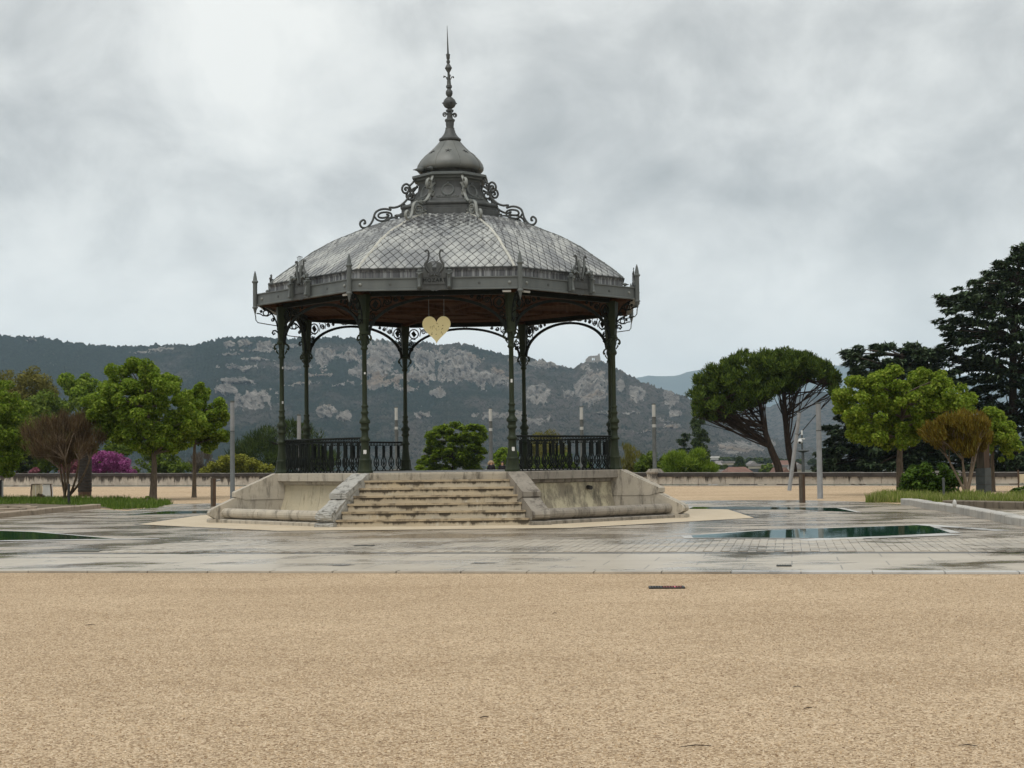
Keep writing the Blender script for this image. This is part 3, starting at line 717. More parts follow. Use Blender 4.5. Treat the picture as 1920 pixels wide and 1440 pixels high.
BELL = [(.30, 10.965), (.285, 10.985), (.30, 11.0), (.325, 11.03), (.325, 11.07), (.27, 11.11), (.21, 11.18), (.165, 11.26), (.14, 11.35), (.13, 11.37), (.135, 11.40), (.11, 11.42), (.12, 11.50), (.125, 11.58), (.15, 11.61), (.15, 11.65), (.09, 11.69), (.08, 11.78), (.075, 11.86), (.115, 11.90), (.115, 11.94), (.06, 11.96)]
fin = MB(); fin.lathe(BELL, 16)
for i in range(4):
    q = rad(22 + 90 * i); d = Vector((math.cos(q), math.sin(q), 0))
    fin.tube([d * (x) + Vector((0, 0, z)) for x, z in arc((.155, 11.79), .075, .015, PI, PI - 3.3 * PI, 18)], .018, 5)
fino = fin.build('finial', M['zinc_dark'], cup, 35)
SP = [(.06, 11.95), (.07, 11.98), (.15, 12.03), (.19, 12.10), (.195, 12.16), (.16, 12.24), (.09, 12.31), (.05, 12.33), (.085, 12.37), (.105, 12.43), (.10, 12.50), (.06, 12.55), (.055, 12.58), (.085, 12.60), (.09, 12.66), (.062, 12.70), (.058, 12.78), (.038, 12.95), (.034, 13.06), (.06, 13.10), (.108, 13.19), (.06, 13.28), (.035, 13.32), (.055, 13.36), (.055, 13.41), (.03, 13.44), (.05, 13.47), (.055, 13.55), (.065, 13.60), (.03, 13.61), (.026, 13.7), (.012, 14.2), (.006, 14.46)]
sp = MB(); sp.lathe([(r, z - 11.95) for r, z in SP], 12)
for i in range(4):
    q = rad(20 + 90 * i); d = Vector((math.cos(q), math.sin(q), 0)); sp.lathe([(.045, -.01), (.045, .01)], 10, c=d * .185 + Vector((0, 0, .19)))
    sp.tube([d * .04 + Vector((0, 0, .88)), d * .09 + Vector((0, 0, .98)), d * .14 + Vector((0, 0, .99)), d * .15 + Vector((0, 0, .95))], [.014, .016, .03, .02], 5)
sp.build('spire', M['zinc_dark'], fino, 35, loc=(0, 0, 11.95), rot=(0, rad(-1.2), 0))
SA = [(2.632, 8.459), (2.58, 8.468), (2.592, 8.538), (2.645, 8.561), (2.717, 8.506), (2.737, 8.429), (2.692, 8.353), (2.607, 8.331), (2.515, 8.361), (2.422, 8.455), (2.355, 8.574), (2.315, 8.705), (2.261, 8.81), (2.129, 8.887), (1.969, 8.912), (1.81, 8.883)]
SB = [(2.308, 8.679), (2.237, 8.592), (2.118, 8.552), (1.972, 8.578), (1.839, 8.642), (1.792, 8.728), (1.838, 8.797), (1.97, 8.817), (2.129, 8.784), (2.196, 8.71), (2.157, 8.654), (2.025, 8.651), (1.905, 8.697), (1.885, 8.744), (1.957, 8.753)]
SC = [(1.81, 8.883), (1.863, 8.958), (1.717, 8.962), (1.57, 9.011), (1.449, 9.095), (1.32, 9.231), (1.245, 9.365), (1.22, 9.51), (1.263, 9.625), (1.343, 9.672), (1.437, 9.622), (1.478, 9.516), (1.432, 9.421), (1.345, 9.405), (1.278, 9.48), (1.297, 9.558), (1.371, 9.56), (1.391, 9.507), (1.338, 9.49)]
SD = [(1.306, 9.349), (1.3, 9.271), (1.247, 9.215), (1.166, 9.219), (1.105, 9.281), (1.111, 9.352), (1.178, 9.368), (1.212, 9.308)]
SE = [(1.85, 8.64), (1.732, 8.666), (1.612, 8.672), (1.652, 8.709), (1.45, 8.742)]
SF = [(1.435, 9.082), (1.343, 8.957)]; SG = [(1.22, 9.47), (1.12, 9.55), (1.0, 9.60)]; SH = [(1.25, 9.62), (1.15, 9.72), (1.1, 9.80)]
scr = MB()
for pth, r, sm in ((SA, .032, 1), (SB, .03, 1), (SC, .033, 1), (SD, .03, 1), (SE, .026, 0), (SF, .045, 0), (SG, .035, 1), (SH, .03, 1)):
    q = [Vector((R, 0, z)) for R, z in pth]; scr.tube(smooth_path(q, 3) if sm else q, r, 6, flat=1.35, ref=(0, 1, 0))
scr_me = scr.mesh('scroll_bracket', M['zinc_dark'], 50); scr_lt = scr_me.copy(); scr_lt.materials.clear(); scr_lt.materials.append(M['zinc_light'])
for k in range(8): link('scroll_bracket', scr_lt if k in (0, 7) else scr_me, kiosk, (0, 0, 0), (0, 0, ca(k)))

# ---- things that hang from or sit on the bandstand
def heart_sign():
    d = 39.4; c = P(818.5, 617, d); t = thing('heart_sign', 'yellow heart-shaped panel with small brown marks hanging under the bandstand roof', 'sign', c, KROT)
    pts = []
    for i in range(48):
        q = 2 * PI * i / 48; x = 16 * math.sin(q) ** 3; y = 13 * math.cos(q) - 5 * math.cos(2 * q) - 2 * math.cos(3 * q) - math.cos(4 * q)
        pts.append((x / 32 * .75, (y + 1.5) / 29.0 * .735))
    mb = MB(); mb.prism(pts, (0, 0, 0), (1, 0, 0), (0, 0, 1), (0, .03, 0)); mb.build('heart_panel', M['yellow'], t)
    mb = MB(); r = random.Random(4)
    for i in range(16):
        x, z = r.uniform(-.2, .2), r.uniform(-.17, .15)
        mb.lathe([(r.uniform(.006, .014), -.002), (.005, .002)], 6, c=(0, 0, 0)); n = 12
        mb.v[-n:] = [(a + x, -.017 + e * .3, b + z) for a, b, e in mb.v[-n:]]
    for i in range(7):
        x, z = r.uniform(-.16, .16), r.uniform(-.14, .13); a = r.uniform(0, 6)
        mb.tube([(x + .03 * math.cos(a + q) * (1 - q / 8), -.0165, z + .045 * math.sin(a + q * .7)) for q in (0, .6, 1.2, 1.8, 2.4)], .0045, 4)
    mb.build('brown_marks', M['brown_ink'], t)
    for s in (-.2, .2): mb = MB(); mb.tube([(s, 0, .30), (s * 1.02, 0, 6.07 - c.z)], .006, 4); mb.build('hanging_wire', M['steel'], t)
heart_sign()
def bird(loc, rz, label, s=1.0):
    t = thing('pigeon', label, 'bird', loc, rz, None)
    mb = MB(); Mr = Matrix.Rotation(rad(-18), 3, 'Y')
    prof = [(-.20, .012), (-.17, .022), (-.10, .035), (-.05, .058), (.0, .072), (.05, .072), (.09, .055), (.12, .038), (.145, .036), (.165, .038), (.185, .026), (.20, .009), (.222, .003)]
    vs = []; n = 8
    for i, (x, r) in enumerate(prof):
        lift = max(0, x - .06) * .75 - max(0, -.05 - x) * .1
        for j in range(n):
            q = 2 * PI * j / n; vs.append(Vector((x * s, r * math.cos(q) * s * (1.25 if x < -.1 else 1), (r * math.sin(q) * (.5 if x < -.1 else 1) + lift + .105) * s)))
    mb.add(vs, [(i * n + j, i * n + (j + 1) % n, (i + 1) * n + (j + 1) % n, (i + 1) * n + j) for i in range(len(prof) - 1) for j in range(n)] + [tuple(range(n)), tuple((len(prof) - 1) * n + j for j in range(n))])
    mb.build('body', M['steel_dark'], t, 60)
    for y in (-.025, .025): lg = MB(); lg.tube([(.02 * s, y * s, .06 * s), (.025 * s, y * s, 0.0)], .006 * s, 4); lg.box((.035 * s, y * s, .004), (.04 * s, .02 * s, .008)); lg.build('leg', M['timber'], t)
kmat = Matrix.Translation((KX, KD, 0)) @ Matrix.Rotation(KROT, 4, 'Z')
bird(kmat @ Vector((-.82, -.60, 9.945)), rad(20), 'dark pigeon at the left end of the ledge under the cupola, tail over the edge', 1.15)
bird(kmat @ Vector((-.50, -.86, 9.945)), rad(60), 'dark pigeon huddled in the shade under the front of the cupola', .95)
bird(kmat @ fpt(5.70 * C22 - .06, 1.85, 1, 6.345), rad(150), 'small dark bird standing on the eaves beside the right corner post', .6)
# ================================================================== THE GROUND
WA, WB = Vector((-42.5, 123.8, 0)), Vector((26.4, 77.5, 0))           # foot of the parapet at the edge of the terrace
WD = (WB - WA).normalized(); WN = Vector((-WD.y, WD.x, 0));
if WN.y < 0: WN = -WN
def wall_s(x, y): return (x - WA.x) * WN.x + (y - WA.y) * WN.y
def gz(x, y):
    s = (wall_s(x, y) - 1.5) / 40.0; s = max(0.0, min(1.0, s)); return -14.0 * s * s * (3 - 2 * s)
def gravel():
    m = NT('beige_gravel'); v = m.pos()
    big = m.map(m.noise(m.pos((.6, 1.3, 1), rot=(0, 0, .15)), .30, 7, .7), .38, .62); mid = m.map(m.noise(v, 1.3, 5, .65), .35, .65)
    c = m.mix(big, (.435, .310, .190), (.63, .475, .312)); c = m.mix(m.math('MULTIPLY', mid, .42), c, (.40, .285, .175))
    # single grains, each with its own colour
    g1 = m.vor(v, 78.0); sx = m.n('ShaderNodeSeparateXYZ'); m.l(g1, sx.inputs[0])
    c = m.mix(m.map(sx.outputs[0], .25, 1.0, 0, .85), c, (.80, .645, .46))
    c = m.mix(m.map(sx.outputs[1], .60, .90, 0, .88), c, (.20, .125, .066))
    g2 = m.vor(v, 27.0); s2 = m.n('ShaderNodeSeparateXYZ'); m.l(g2, s2.inputs[0])
    c = m.mix(m.map(s2.outputs[0], .78, 1.0, 0, .6), c, (.27, .185, .115))
    rut = m.map(m.noise(m.pos((.35, 1.6, 1), rot=(0, 0, .18)), 2.0, 6, .7), .60, .74, 0, .45)
    c = m.mix(rut, c, (.34, .235, .145))
    d = m.vor(v, 78.0, 'Distance'); h = m.math('ADD', m.math('MULTIPLY', d, -1.0), m.math('MULTIPLY', m.noise(v, 9, 4, .7), .6))
    m.bsdf(c, .95, .1, bump=h, dist=.014); return m.mat
M['gravel'] = gravel()
M['far_land'] = simple('valley_floor', (.045, .055, .025), (.10, .095, .06), .02, .9, .2, bump=0)
# one sheet: the flat terrace, the drop beyond the parapet, the valley floor out to the foot of the hills and past them
ss = [-160, -110, -84, -60, -40, -20, -5, 1.5] + [1.5 + 40 * i / 10 for i in range(1, 11)] + [60, 120, 300, 700, 1500, 3000, 6000, 14500]
tt = [-15000, -4000, -1500, -600, -250, -120, -60, -20, 0, 20, 41, 60, 83, 110, 160, 300, 700, 1500, 4000, 15000]
mb = MB()
for s in ss:
    for t in tt:
        p = WA + WD * t + WN * s; mb.v.append((p.x, p.y, gz(p.x, p.y)))
nt_ = len(tt)
for i in range(len(ss) - 1):
    for j in range(nt_ - 1):
        mb.f.append((i * nt_ + j, i * nt_ + j + 1, (i + 1) * nt_ + j + 1, (i + 1) * nt_ + j)); mb.m.append(0 if ss[i] < 0 else 1)
tag(mb.build('ground', [M['gravel'], M['far_land']]), kind='structure')

# loose grit lying on the gravel in front
def grit():
    n = 52000
    y = 6.5 + 15.0 * rng.random(n * 2) ** 1.25; x = (rng.random(n * 2) - .5) * 2 * (y * .40 + .6)
    fx = np.interp(x, [-7.75, 6.77], [22.62, 19.95]) - .3; fx = 22.62 - (x + 7.75) * (22.62 - 19.95) / 14.52 - .35
    k = y < fx + .5 * rng.random(len(x)) ** 5; x, y = x[k][:n], y[k][:n]; n = len(x)
    r = (.0035 + .006 * rng.random(n) ** 2.2)
    a = rng.random(n) * 2 * PI; el = .7 + .6 * rng.random(n)
    base = []
    for i in range(4):
        q = a + PI / 2 * i; rr = r * (el if i % 2 else 1 / el); base.append(np.stack([x + rr * np.cos(q), y + rr * np.sin(q), np.full(n, -.001)], 1))
    top = np.stack([x + r * .25 * np.cos(a * 3), y + r * .25 * np.sin(a * 3), r * (.8 + .5 * rng.random(n))], 1)
    tri = []
    for i in range(4): tri += [base[i], base[(i + 1) % 4], top]
    V = np.stack(tri, 1).reshape(-1, 3)
    me = np_mesh('grit', V, 3, M['grit']); return link('gravel', me)
def grit_mat():
    m = NT('grit'); r = m.rnd(True)
    m.bsdf(m.ramp(r, [(.0, (.16, .105, .065)), (.3, (.40, .28, .165)), (.62, (.55, .42, .27)), (1.0, (.64, .54, .40))]), .85, .25); return m.mat
def grit_mat2():
    m = NT('grit'); v = m.pos(); g = m.vor(v, 55.0); sx = m.n('ShaderNodeSeparateXYZ'); m.l(g, sx.inputs[0])
    m.bsdf(m.ramp(sx.outputs[0], [(.0, (.16, .105, .065)), (.3, (.40, .28, .165)), (.62, (.55, .42, .27)), (1.0, (.64, .54, .40))]), .85, .25); return m.mat
M['grit'] = grit_mat2()
tag(grit(), kind='stuff')
# a few dark twigs and leaf stalks on the gravel
for px, py, L, a in ((1305, 1399, .17, .1), (908, 1345, .06, .3), (1495, 1288, .06, -.2), (1515, 1328, .07, .5), (1040, 1150, .05, .2), (1815, 1398, .10, 2.9), (170, 1172, .10, .2)):
    p = G(px, py, .006); d = Vector((math.cos(a), math.sin(a), 0)); mb = MB(); mb.tube([p - d * L / 2, p + Vector((0, 0, .006)), p + d * L / 2], [.002, .0035, .002], 5)
    tag(mb.build('fallen_twig', M['bark_dark']), {1305: 'longest dark twig lying on the gravel near the bottom of the picture', 908: 'short dark twig on the gravel below the steps', 1495: 'dark twig on the gravel, upper one of a close pair', 1515: 'dark twig on the gravel, lower one of a close pair', 1040: 'tiny dark twig on the gravel left of the drain grate', 1815: 'dark twig in the lower right corner of the gravel', 170: 'dark twig on the gravel near its left side'}[px], 'twig', 'twigs on the gravel')

# ---- wet paving round the bandstand
def wet(name, c1, c2, brick=None, rlo=.04, rhi=.38, dark=(.05, .046, .042), puddle=.5, bdist=.004):
    m = NT(name); v = m.pos(); f = m.noise(v, .8, 6, .62); p = m.map(m.noise(m.pos((.7, 1.1, 1)), .55, 7, .66, .4), puddle - .07, puddle + .07)
    c = m.mix(m.map(f, .3, .7), c1, c2); h = m.noise(v, 7, 5, .65)
    if brick:
        b = m.n('ShaderNodeTexBrick'); m.l(m.pos(rot=(0, 0, brick[2])), b.inputs['Vector']); b.inputs['Scale'].default_value = 1.0
        b.inputs['Brick Width'].default_value = brick[0]; b.inputs['Row Height'].default_value = brick[1]; b.inputs['Mortar Size'].default_value = .012; b.inputs['Mortar Smooth'].default_value = .3
        b.inputs['Color1'].default_value = (0, 0, 0, 1); b.inputs['Color2'].default_value = (.6, .6, .6, 1); b.inputs['Mortar'].default_value = (1, 1, 1, 1)
        c = m.mix(m.math('MULTIPLY', b.outputs['Fac'], .75), c, dark); c = m.mix(m.math('MULTIPLY', b.outputs['Color'], .22), c, tuple(x * .6 for x in c1))
        h = m.math('SUBTRACT', m.math('MULTIPLY', h, .5), m.math('MULTIPLY', b.outputs['Fac'], .6))
    c = m.mix(m.map(p, 0, 1, .75, 0), c, tuple(x * .42 for x in c1))
    m.bsdf(c, m.map(p, 0, 1, rlo, rhi), .5, bump=h, dist=bdist, strength=.8); return m.mat
M['paving'] = wet('wet_paving', (.31, .255, .19), (.43, .37, .285), (.42, .21, .15), .14, .42, dark=(.10, .09, .08), puddle=.515)
M['slab'] = wet('wet_slabs', (.39, .335, .255), (.50, .44, .35), (1.4, .9, .183), .10, .36, dark=(.13, .12, .105), puddle=.43)
M['gutter'] = wet('wet_gutter', (.07, .064, .055), (.14, .13, .115), None, .1, .45, puddle=.5)
M['paver'] = wet('wet_paver', (.34, .295, .235), (.46, .41, .33), None, .16, .42, puddle=.45)
M['apron'] = simple('beige_apron', (.47, .385, .265), (.56, .475, .35), 1.5, .7, .35, bump=.004)
M['strip'] = wet('pale_strip', (.42, .41, .385), (.52, .51, .48), None, .2, .45, puddle=.45)
def sheet(name, pts, z, mat, kind='structure', parent=None):
    mb = MB(); mb.add([(p[0], p[1], z) for p in pts], [tuple(range(len(pts)))]); return tag(mb.build(name, mat, parent), kind=kind)
E0, E1 = Vector((-7.75, 22.62, 0)), Vector((6.77, 19.95, 0)); ED = (E1 - E0).normalized(); EN = Vector((-ED.y, ED.x, 0))
def edge(t, d, z=0.0):                      # t along the front edge from its middle, d behind it
    p = (E0 + E1) / 2 + ED * t + EN * d; return Vector((p.x, p.y, z))
g = lambda x, y: G(x, y)
pave = [edge(-34, .0), edge(34, .0), Vector((40, 40, 0)), Vector((13.9, 35, 0)), g(1925, 985), g(1698, 946), g(1625, 941), g(1500, 938), g(1290, 938.5), g(1000, 939), g(700, 941), g(470, 943), g(395, 944), g(322, 945), g(240, 958), g(182, 954), Vector((-17.2, 44, 0)), Vector((-40, 40, 0))]
paving = sheet('paving', pave, .004, M['paving'])
sheet('slab_band', [edge(-34, .32), edge(34, .32), edge(34, 4.35), edge(-34, 4.35)], .008, M['slab'])
sheet('gutter', [edge(-34, 4.35), edge(34, 4.35), edge(34, 4.72), edge(-34, 4.72)], .0085, M['gutter'])
# kerb stones along the edge of the gravel
for i in range(-16, 17):
    L = .92; c = edge(i * .95 + .2, .16, .012); mb = MB(); mb.box(c, (L + random.uniform(-.0, .02), .31, .03 + random.uniform(0, .006)), math.atan2(ED.y, ED.x)); mb.build('kerb_stone', M['strip'] if i > 3 else M['paver'], paving)
# pavers laid in rows behind the gutter; the nearest ones singly
pv = []; rows = 9
for r in range(rows):
    d = 4.75 + .43 * (r + .5)
    for i in range(int(24 / .15)):
        t = -8.0 + .15 * i
        q = edge(t, d); 
        pv.append((q.length, t, d + (.215 if i % 2 else 0)))
pv.sort(key=lambda a: a[0]); one = MB(); one.box((0, 0, 0), (.138, .415, .02)); pme = one.mesh('paver', M['paver']); restp = MB(); az = math.atan2(ED.y, ED.x)
for n, (_, t, d) in enumerate(pv):
    c = edge(t, d, .0035 + random.uniform(-.0025, .0025))
    if n < 300: link('paver', pme, paving, c, (random.uniform(-.006, .006), random.uniform(-.012, .012), az))
    else: restp.box(c, (.138, .415, .02), az, M=Matrix.Rotation(random.uniform(-.012, .012), 3, 'Y'))
tag(restp.build('pavers', M['paver'], paving), kind='stuff')
# the beige ring at the foot of the bandstand
ap = [kmat @ cpt(8.95, k, 0) for k in range(8)]; sheet('apron', ap, .0125, M['apron'])
for k in range(8):
    mb = MB(); a, b = kmat @ cpt(8.96, k, .009), kmat @ cpt(8.96, (k + 1) % 8, .009); d = (b - a).normalized(); nn = Vector((d.y, -d.x, 0)) * .12
    mb.add([a, b, b + nn, a + nn], [(0, 1, 2, 3)]); tag(mb.build('apron_border', M['gutter']), kind='structure')
# shallow green water strips let into the paving
def water():
    m = NT('green_water'); v = m.pos()
    c = m.mix(m.map(m.noise(v, 1.2, 4), .35, .65), (.010, .055, .035), (.018, .080, .045))
    m.bsdf(c, .035, .5, bump=m.noise(v, 3, 2), dist=.0008); return m.mat
M['water'] = water()
for i, px in enumerate(([(1296, 1005), (1440, 995), (1736, 985), (1782, 1000), (1573, 1010), (1300, 1009)], [(1300, 951), (1420, 951), (1568, 953), (1606, 961), (1500, 956), (1290, 955)], [(-160, 990), (0, 996), (60, 998), (215, 1011), (0, 1014), (-160, 1012)], [(235, 966), (310, 959), (400, 958.5), (400, 962.5), (300, 965)])):
    pts = [G(*q) for q in px]
    sheet('water', pts, .0125, M['water'])
    c = sum(pts, Vector()) / len(pts); ot = [p + (p - c).normalized() * .22 for p in pts]
    mb = MB()
    n = len(pts)
    for j in range(n):
        mb.add([Vector((q.x, q.y, .0105)) for q in (pts[j], pts[(j + 1) % n], ot[(j + 1) % n], ot[j])], [(0, 1, 2, 3)])
    tag(mb.build('water_edging', M['strip']), kind='structure')
for a, b, w in (((0, 1015), (300, 1011), .35), ((1500, 1014), (1790, 1003), .5), ((1720, 984), (1880, 996), .4)):
    a, b = G(*a), G(*b); d = (b - a).normalized(); nn = Vector((-d.y, d.x, 0)) * w; sheet('white_strip', [a - nn / 2, b - nn / 2, b + nn / 2, a + nn / 2], .0145, M['strip'])
# mossy puddle and slot drains in the paving
def blob(name, c, rx, ry, mat, z, seed):
    r = random.Random(seed); pts = []
    for i in range(40):
        q = 2 * PI * i / 40; k = 1 + .25 * math.sin(3 * q + seed) + .15 * math.sin(7 * q) + r.uniform(-.08, .08); pts.append((c.x + rx * k * math.cos(q), c.y + ry * k * math.sin(q)))
    return sheet(name, pts, z, mat)
M['moss'] = wet('mossy_paving', (.045, .043, .022), (.10, .09, .05), None, .2, .5)
blob('moss_patch', G(150, 1033), .42, .55, M['moss'], .0145, 3); blob('moss_patch', G(105, 1035), .28, .18, M['moss'], .0165, 5); blob('moss_patch', G(640, 1061), .18, .12, M['gutter'], .0145, 6); blob('moss_patch', G(905, 1057), .2, .12, M['gutter'], .0145, 8)
for px, py, w, lab in ((683, 1023, .38, 'dark slot drain let into the wet paving left of the steps'), (1470, 1060, .22, 'dark slot drain let into the pale slabs, right side')):
    c = G(px, py, .021); t = thing('slot_drain', lab, 'drain', c, az); mb = MB(); mb.box((0, 0, .0), (w, .14, .012)); mb.build('drain_frame', M['steel_dark'], t)
    for i in range(6): mb = MB(); mb.box((-w / 2 + (i + .5) * w / 6, 0, .0075), (w / 14, .10, .004)); mb.build('drain_slot', M['black'], t)
c = G(1250, 1102, .004); t = thing('drain_grate', 'small red and black iron drain grate set in the gravel', 'drain grate', c, rad(-3))
mb = MB(); mb.box((0, .11, .006), (.44, .03, .016)); mb.box((0, -.11, .006), (.44, .03, .016)); mb.box((-.205, 0, .006), (.03, .20, .015)); mb.box((.205, 0, .006), (.03, .20, .015)); mb.build('grate_frame', M['black'], t)
M['rust'] = simple('red_oxide', (.16, .035, .03), (.26, .075, .065), 20, .7, .3, bump=0); M['pink'] = simple('pink_spray', (.65, .13, .18), (.7, .2, .25), 20, .7, .3, bump=0)
for i in range(11): mb = MB(); mb.box((-.17 + .034 * i, 0, .008), (.018, .19, .012)); mb.build('grate_bar', M['pink'] if i == 8 else (M['black'] if i < 4 else M['rust']), t)

# ---- kerbs of the planted beds
def kerb(name, label, pts, w, h, mat, L=1.15):
    t = thing(name, label, 'kerb', pts[0])
    for a, b in zip(pts, pts[1:]):
        d = b - a; n = max(1, round(d.length / L)); u = d.normalized(); rz = math.atan2(u.y, u.x)
        for i in range(n):
            c = a + d * ((i + .5) / n) - pts[0]; mb = MB(); hh = h + random.uniform(-.012, .012); l = d.length / n - .012
            q = Matrix.Rotation(rz, 3, 'Z')
            pr = [(-w / 2, 0), (w / 2, 0), (w / 2, hh - .025), (w / 2 - .025, hh), (-w / 2 + .025, hh), (-w / 2, hh - .025)]
            mb.prism(pr, (c.x, c.y, .002), q @ Vector((0, 1, 0)), (0, 0, 1), q @ Vector((l, 0, 0))); mb.build('kerb_stone', mat, t)
kerb('stone_kerb', 'low beige stone kerb edging the grassy bed on the left', [Vector((-16.6, 41, 0)), G(0, 971), G(110, 960), G(180, 953.5)], .38, .17, M['kerb'])
kerb('stone_kerb', 'low pale stone kerb running forward along the bed on the right', [G(1699, 945.5), G(1800, 962), G(1920, 985.5), Vector((11.0, 29, 0))], .36, .2, M['kerb_white'])
M['ledge'] = stone('ledge_stone', (.20, .165, .12), (.15, .125, .095), (.05, .04, .03), .5)
kerb('stone_ledge', 'long brownish stone ledge behind the pale kerb on the right', [G(1778, 951), G(1930, 955), G(2100, 957)], .5, .22, M['ledge'], 2.2)
M['soil'] = simple('bed_soil', (.10, .08, .055), (.17, .14, .10), 2, .9, .2, bump=.02)
sheet('bed_soil', [G(0, 970), G(110, 959), G(180, 952.5), G(240, 956), G(320, 945), G(250, 936), G(0, 934), G(-200, 934), G(-200, 975)], .0065, M['soil'])
sheet('bed_soil', [G(1699, 944), G(1800, 960), G(1920, 983), Vector((24, 36, 0)), Vector((30, 52, 0)), G(1930, 938), G(1800, 939)], .0065, M['soil'])
sheet('bed_slabs', [G(1800, 955), G(1920, 958), G(2010, 958), G(2010, 985), G(1920, 975)], .011, M['slab'])
sheet('bed_slabs', [G(1740, 947.5), G(1788, 955), G(1920, 979.5), G(1935, 975), G(1830, 957), G(1760, 947)], .015, M['gutter'])
for j, (px, py, sx, sy) in enumerate(((15, 956, 1.1, .9), (45, 953, .9, .6), (22, 951, 1.4, .5), (80, 955.5, .35, .3))):
    c = G(px, py, .05); mb = MB(); mb.box((0, 0, 0), (sx, sy, .1), .2 * j); roughen(tag(mb.build('loose_slab', M['kerb' if j < 3 else 'strip'], loc=c), ['flat beige stone slab lying in the left bed, at the frame edge', 'flat beige stone slab lying in the left bed, right of another slab', 'flat beige stone slab lying in the left bed, farthest back', 'small white stone lying behind the left kerb'][j], 'stone', None), .015, 2)
p = G(1790, 951, .26); mb = MB(); mb.sphere((0, 0, .09), .10, 8, 6, (.55, .5, 1.1)); tag(mb.build('white_stone', M['strip'], loc=p), 'small upright white stone on the end of the brownish ledge', 'stone')
p = G(1700, 929, .0); mb = MB(); mb.sphere((0, 0, .12), .2, 8, 6, (1.1, .8, .7)); tag(mb.build('white_stone', M['strip'], loc=p), 'rounded white stone at the foot of the dark green bush', 'stone')

# ---- grass in the beds
def leafmat(name, c1, c2, c3=None, trans=.25, rough=.55, island=True, spec=.08):
    m = NT(name); r = m.rnd(True); c3 = c3 or c2
    col = m.ramp(r, [(.0, c1), (.55, c2), (1.0, c3)])
    big = m.map(m.noise(m.pos(), .9, 3), .35, .65, 0, .4); col = m.mix(big, col, tuple(x * .72 for x in c1))
    b = m.n('ShaderNodeBsdfPrincipled'); m.l(col, b.inputs['Base Color']); b.inputs['Roughness'].default_value = rough; b.inputs['Specular IOR Level'].default_value = spec
    t = m.n('ShaderNodeBsdfTranslucent'); m.l(col, t.inputs['Color']); x = m.n('ShaderNodeMixShader'); x.inputs[0].default_value = trans
    m.l(b.outputs[0], x.inputs[1]); m.l(t.outputs[0], x.inputs[2]); m.l(x.outputs[0], m.out.inputs['Surface']); return m.mat
M['grass'] = leafmat('grass_blades', (.060, .115, .014), (.115, .185, .026), (.19, .24, .06)); M['dry_grass'] = leafmat('dry_grass', (.13, .19, .03), (.25, .29, .065), (.40, .38, .16))
def inpoly(x, y, poly):
    c = np.zeros(np.shape(x), bool); n = len(poly)
    for i in range(n):
        x0, y0 = poly[i]; x1, y1 = poly[(i + 1) % n]
        k = ((y0 > y) != (y1 > y)) & (x < (x1 - x0) * (y - y0) / (y1 - y0 + 1e-12) + x0); c ^= k
    return c
def grass(name, px, n, h0, h1, mat):
    poly = [tuple(G(*q).to_2d()) for q in px]; X = np.array(poly); lo, hi = X.min(0), X.max(0)
    p = lo + (hi - lo) * rng.random((n * 4, 2)); p = p[inpoly(p[:, 0], p[:, 1], poly)]
    cl = .55 + .45 * np.sin(p[:, 0] * 1.9 + 3 * np.sin(p[:, 1] * 1.1)) * np.sin(p[:, 1] * 2.3 + p[:, 0]); k = rng.random(len(p)) < (.3 + .7 * cl); p, cl = p[k][:n], cl[k][:n]; n = len(p)
    h = (h0 + (h1 - h0) * rng.random(n) ** 1.6) * (.5 + .7 * cl); a = rng.random(n) * 2 * PI; w = .012 + .014 * rng.random(n)
    ln = .5 * h * rng.random(n); b = rng.random(n) * 2 * PI; z = np.full(n, .004)
    dx, dy = np.cos(a) * w, np.sin(a) * w
    q = np.stack([np.stack([p[:, 0] - dx, p[:, 1] - dy, z], 1), np.stack([p[:, 0] + dx, p[:, 1] + dy, z], 1), np.stack([p[:, 0] + np.cos(b) * ln + dx * .2, p[:, 1] + np.sin(b) * ln + dy * .2, h], 1), np.stack([p[:, 0] + np.cos(b) * ln - dx * .2, p[:, 1] + np.sin(b) * ln - dy * .2, h], 1)], 1).reshape(-1, 3)
    return tag(link(name, np_mesh(name, q, 4, mat)), kind='stuff')
grass('grass', [(-120, 950), (0, 946), (60, 945), (185, 949), (215, 956), (290, 953), (325, 945), (290, 940), (240, 936), (100, 934.5), (-120, 935)], 17000, .06, .24, M['grass'])
grass('grass', [(1622, 942), (1640, 936), (1680, 932), (1800, 934), (1960, 936), (1960, 943), (1850, 943), (1700, 943)], 15000, .10, .36, M['dry_grass'])
wme = np_mesh('weeds', WEED_V, 4, M['grass']); tag(link('weeds', wme, kiosk), kind='stuff')
# ================================================================== TREES AND SHRUBS
# greens of the kinds in the park
M['lf_lime'] = leafmat('lime_leaves', (.088, .150, .012), (.185, .28, .026), (.35, .43, .07), .42)
M['lf_lime2'] = leafmat('young_lime_leaves', (.10, .165, .012), (.21, .30, .028), (.37, .44, .07), .42)
M['lf_back'] = leafmat('park_leaves', (.065, .105, .012), (.125, .18, .024), (.19, .245, .04), .32)
M['lf_olive'] = leafmat('budding_leaves', (.12, .115, .026), (.19, .18, .042), (.25, .225, .06), .3)
M['lf_yellow'] = leafmat('yellow_green_leaves', (.14, .155, .018), (.23, .235, .03), (.30, .29, .05), .25)
M['lf_dark'] = leafmat('dark_pine_needles', (.022, .038, .008), (.044, .068, .014), (.085, .115, .022), .15)
M['lf_pine'] = leafmat('stone_pine_needles', (.030, .056, .008), (.066, .104, .014), (.13, .175, .026), .12)
M['lf_cedar'] = leafmat('cedar_needles', (.024, .046, .018), (.062, .096, .044), (.15, .19, .11), .12)
M['lf_larch'] = leafmat('fresh_conifer_needles', (.11, .175, .014), (.20, .285, .022), (.31, .39, .045), .42)
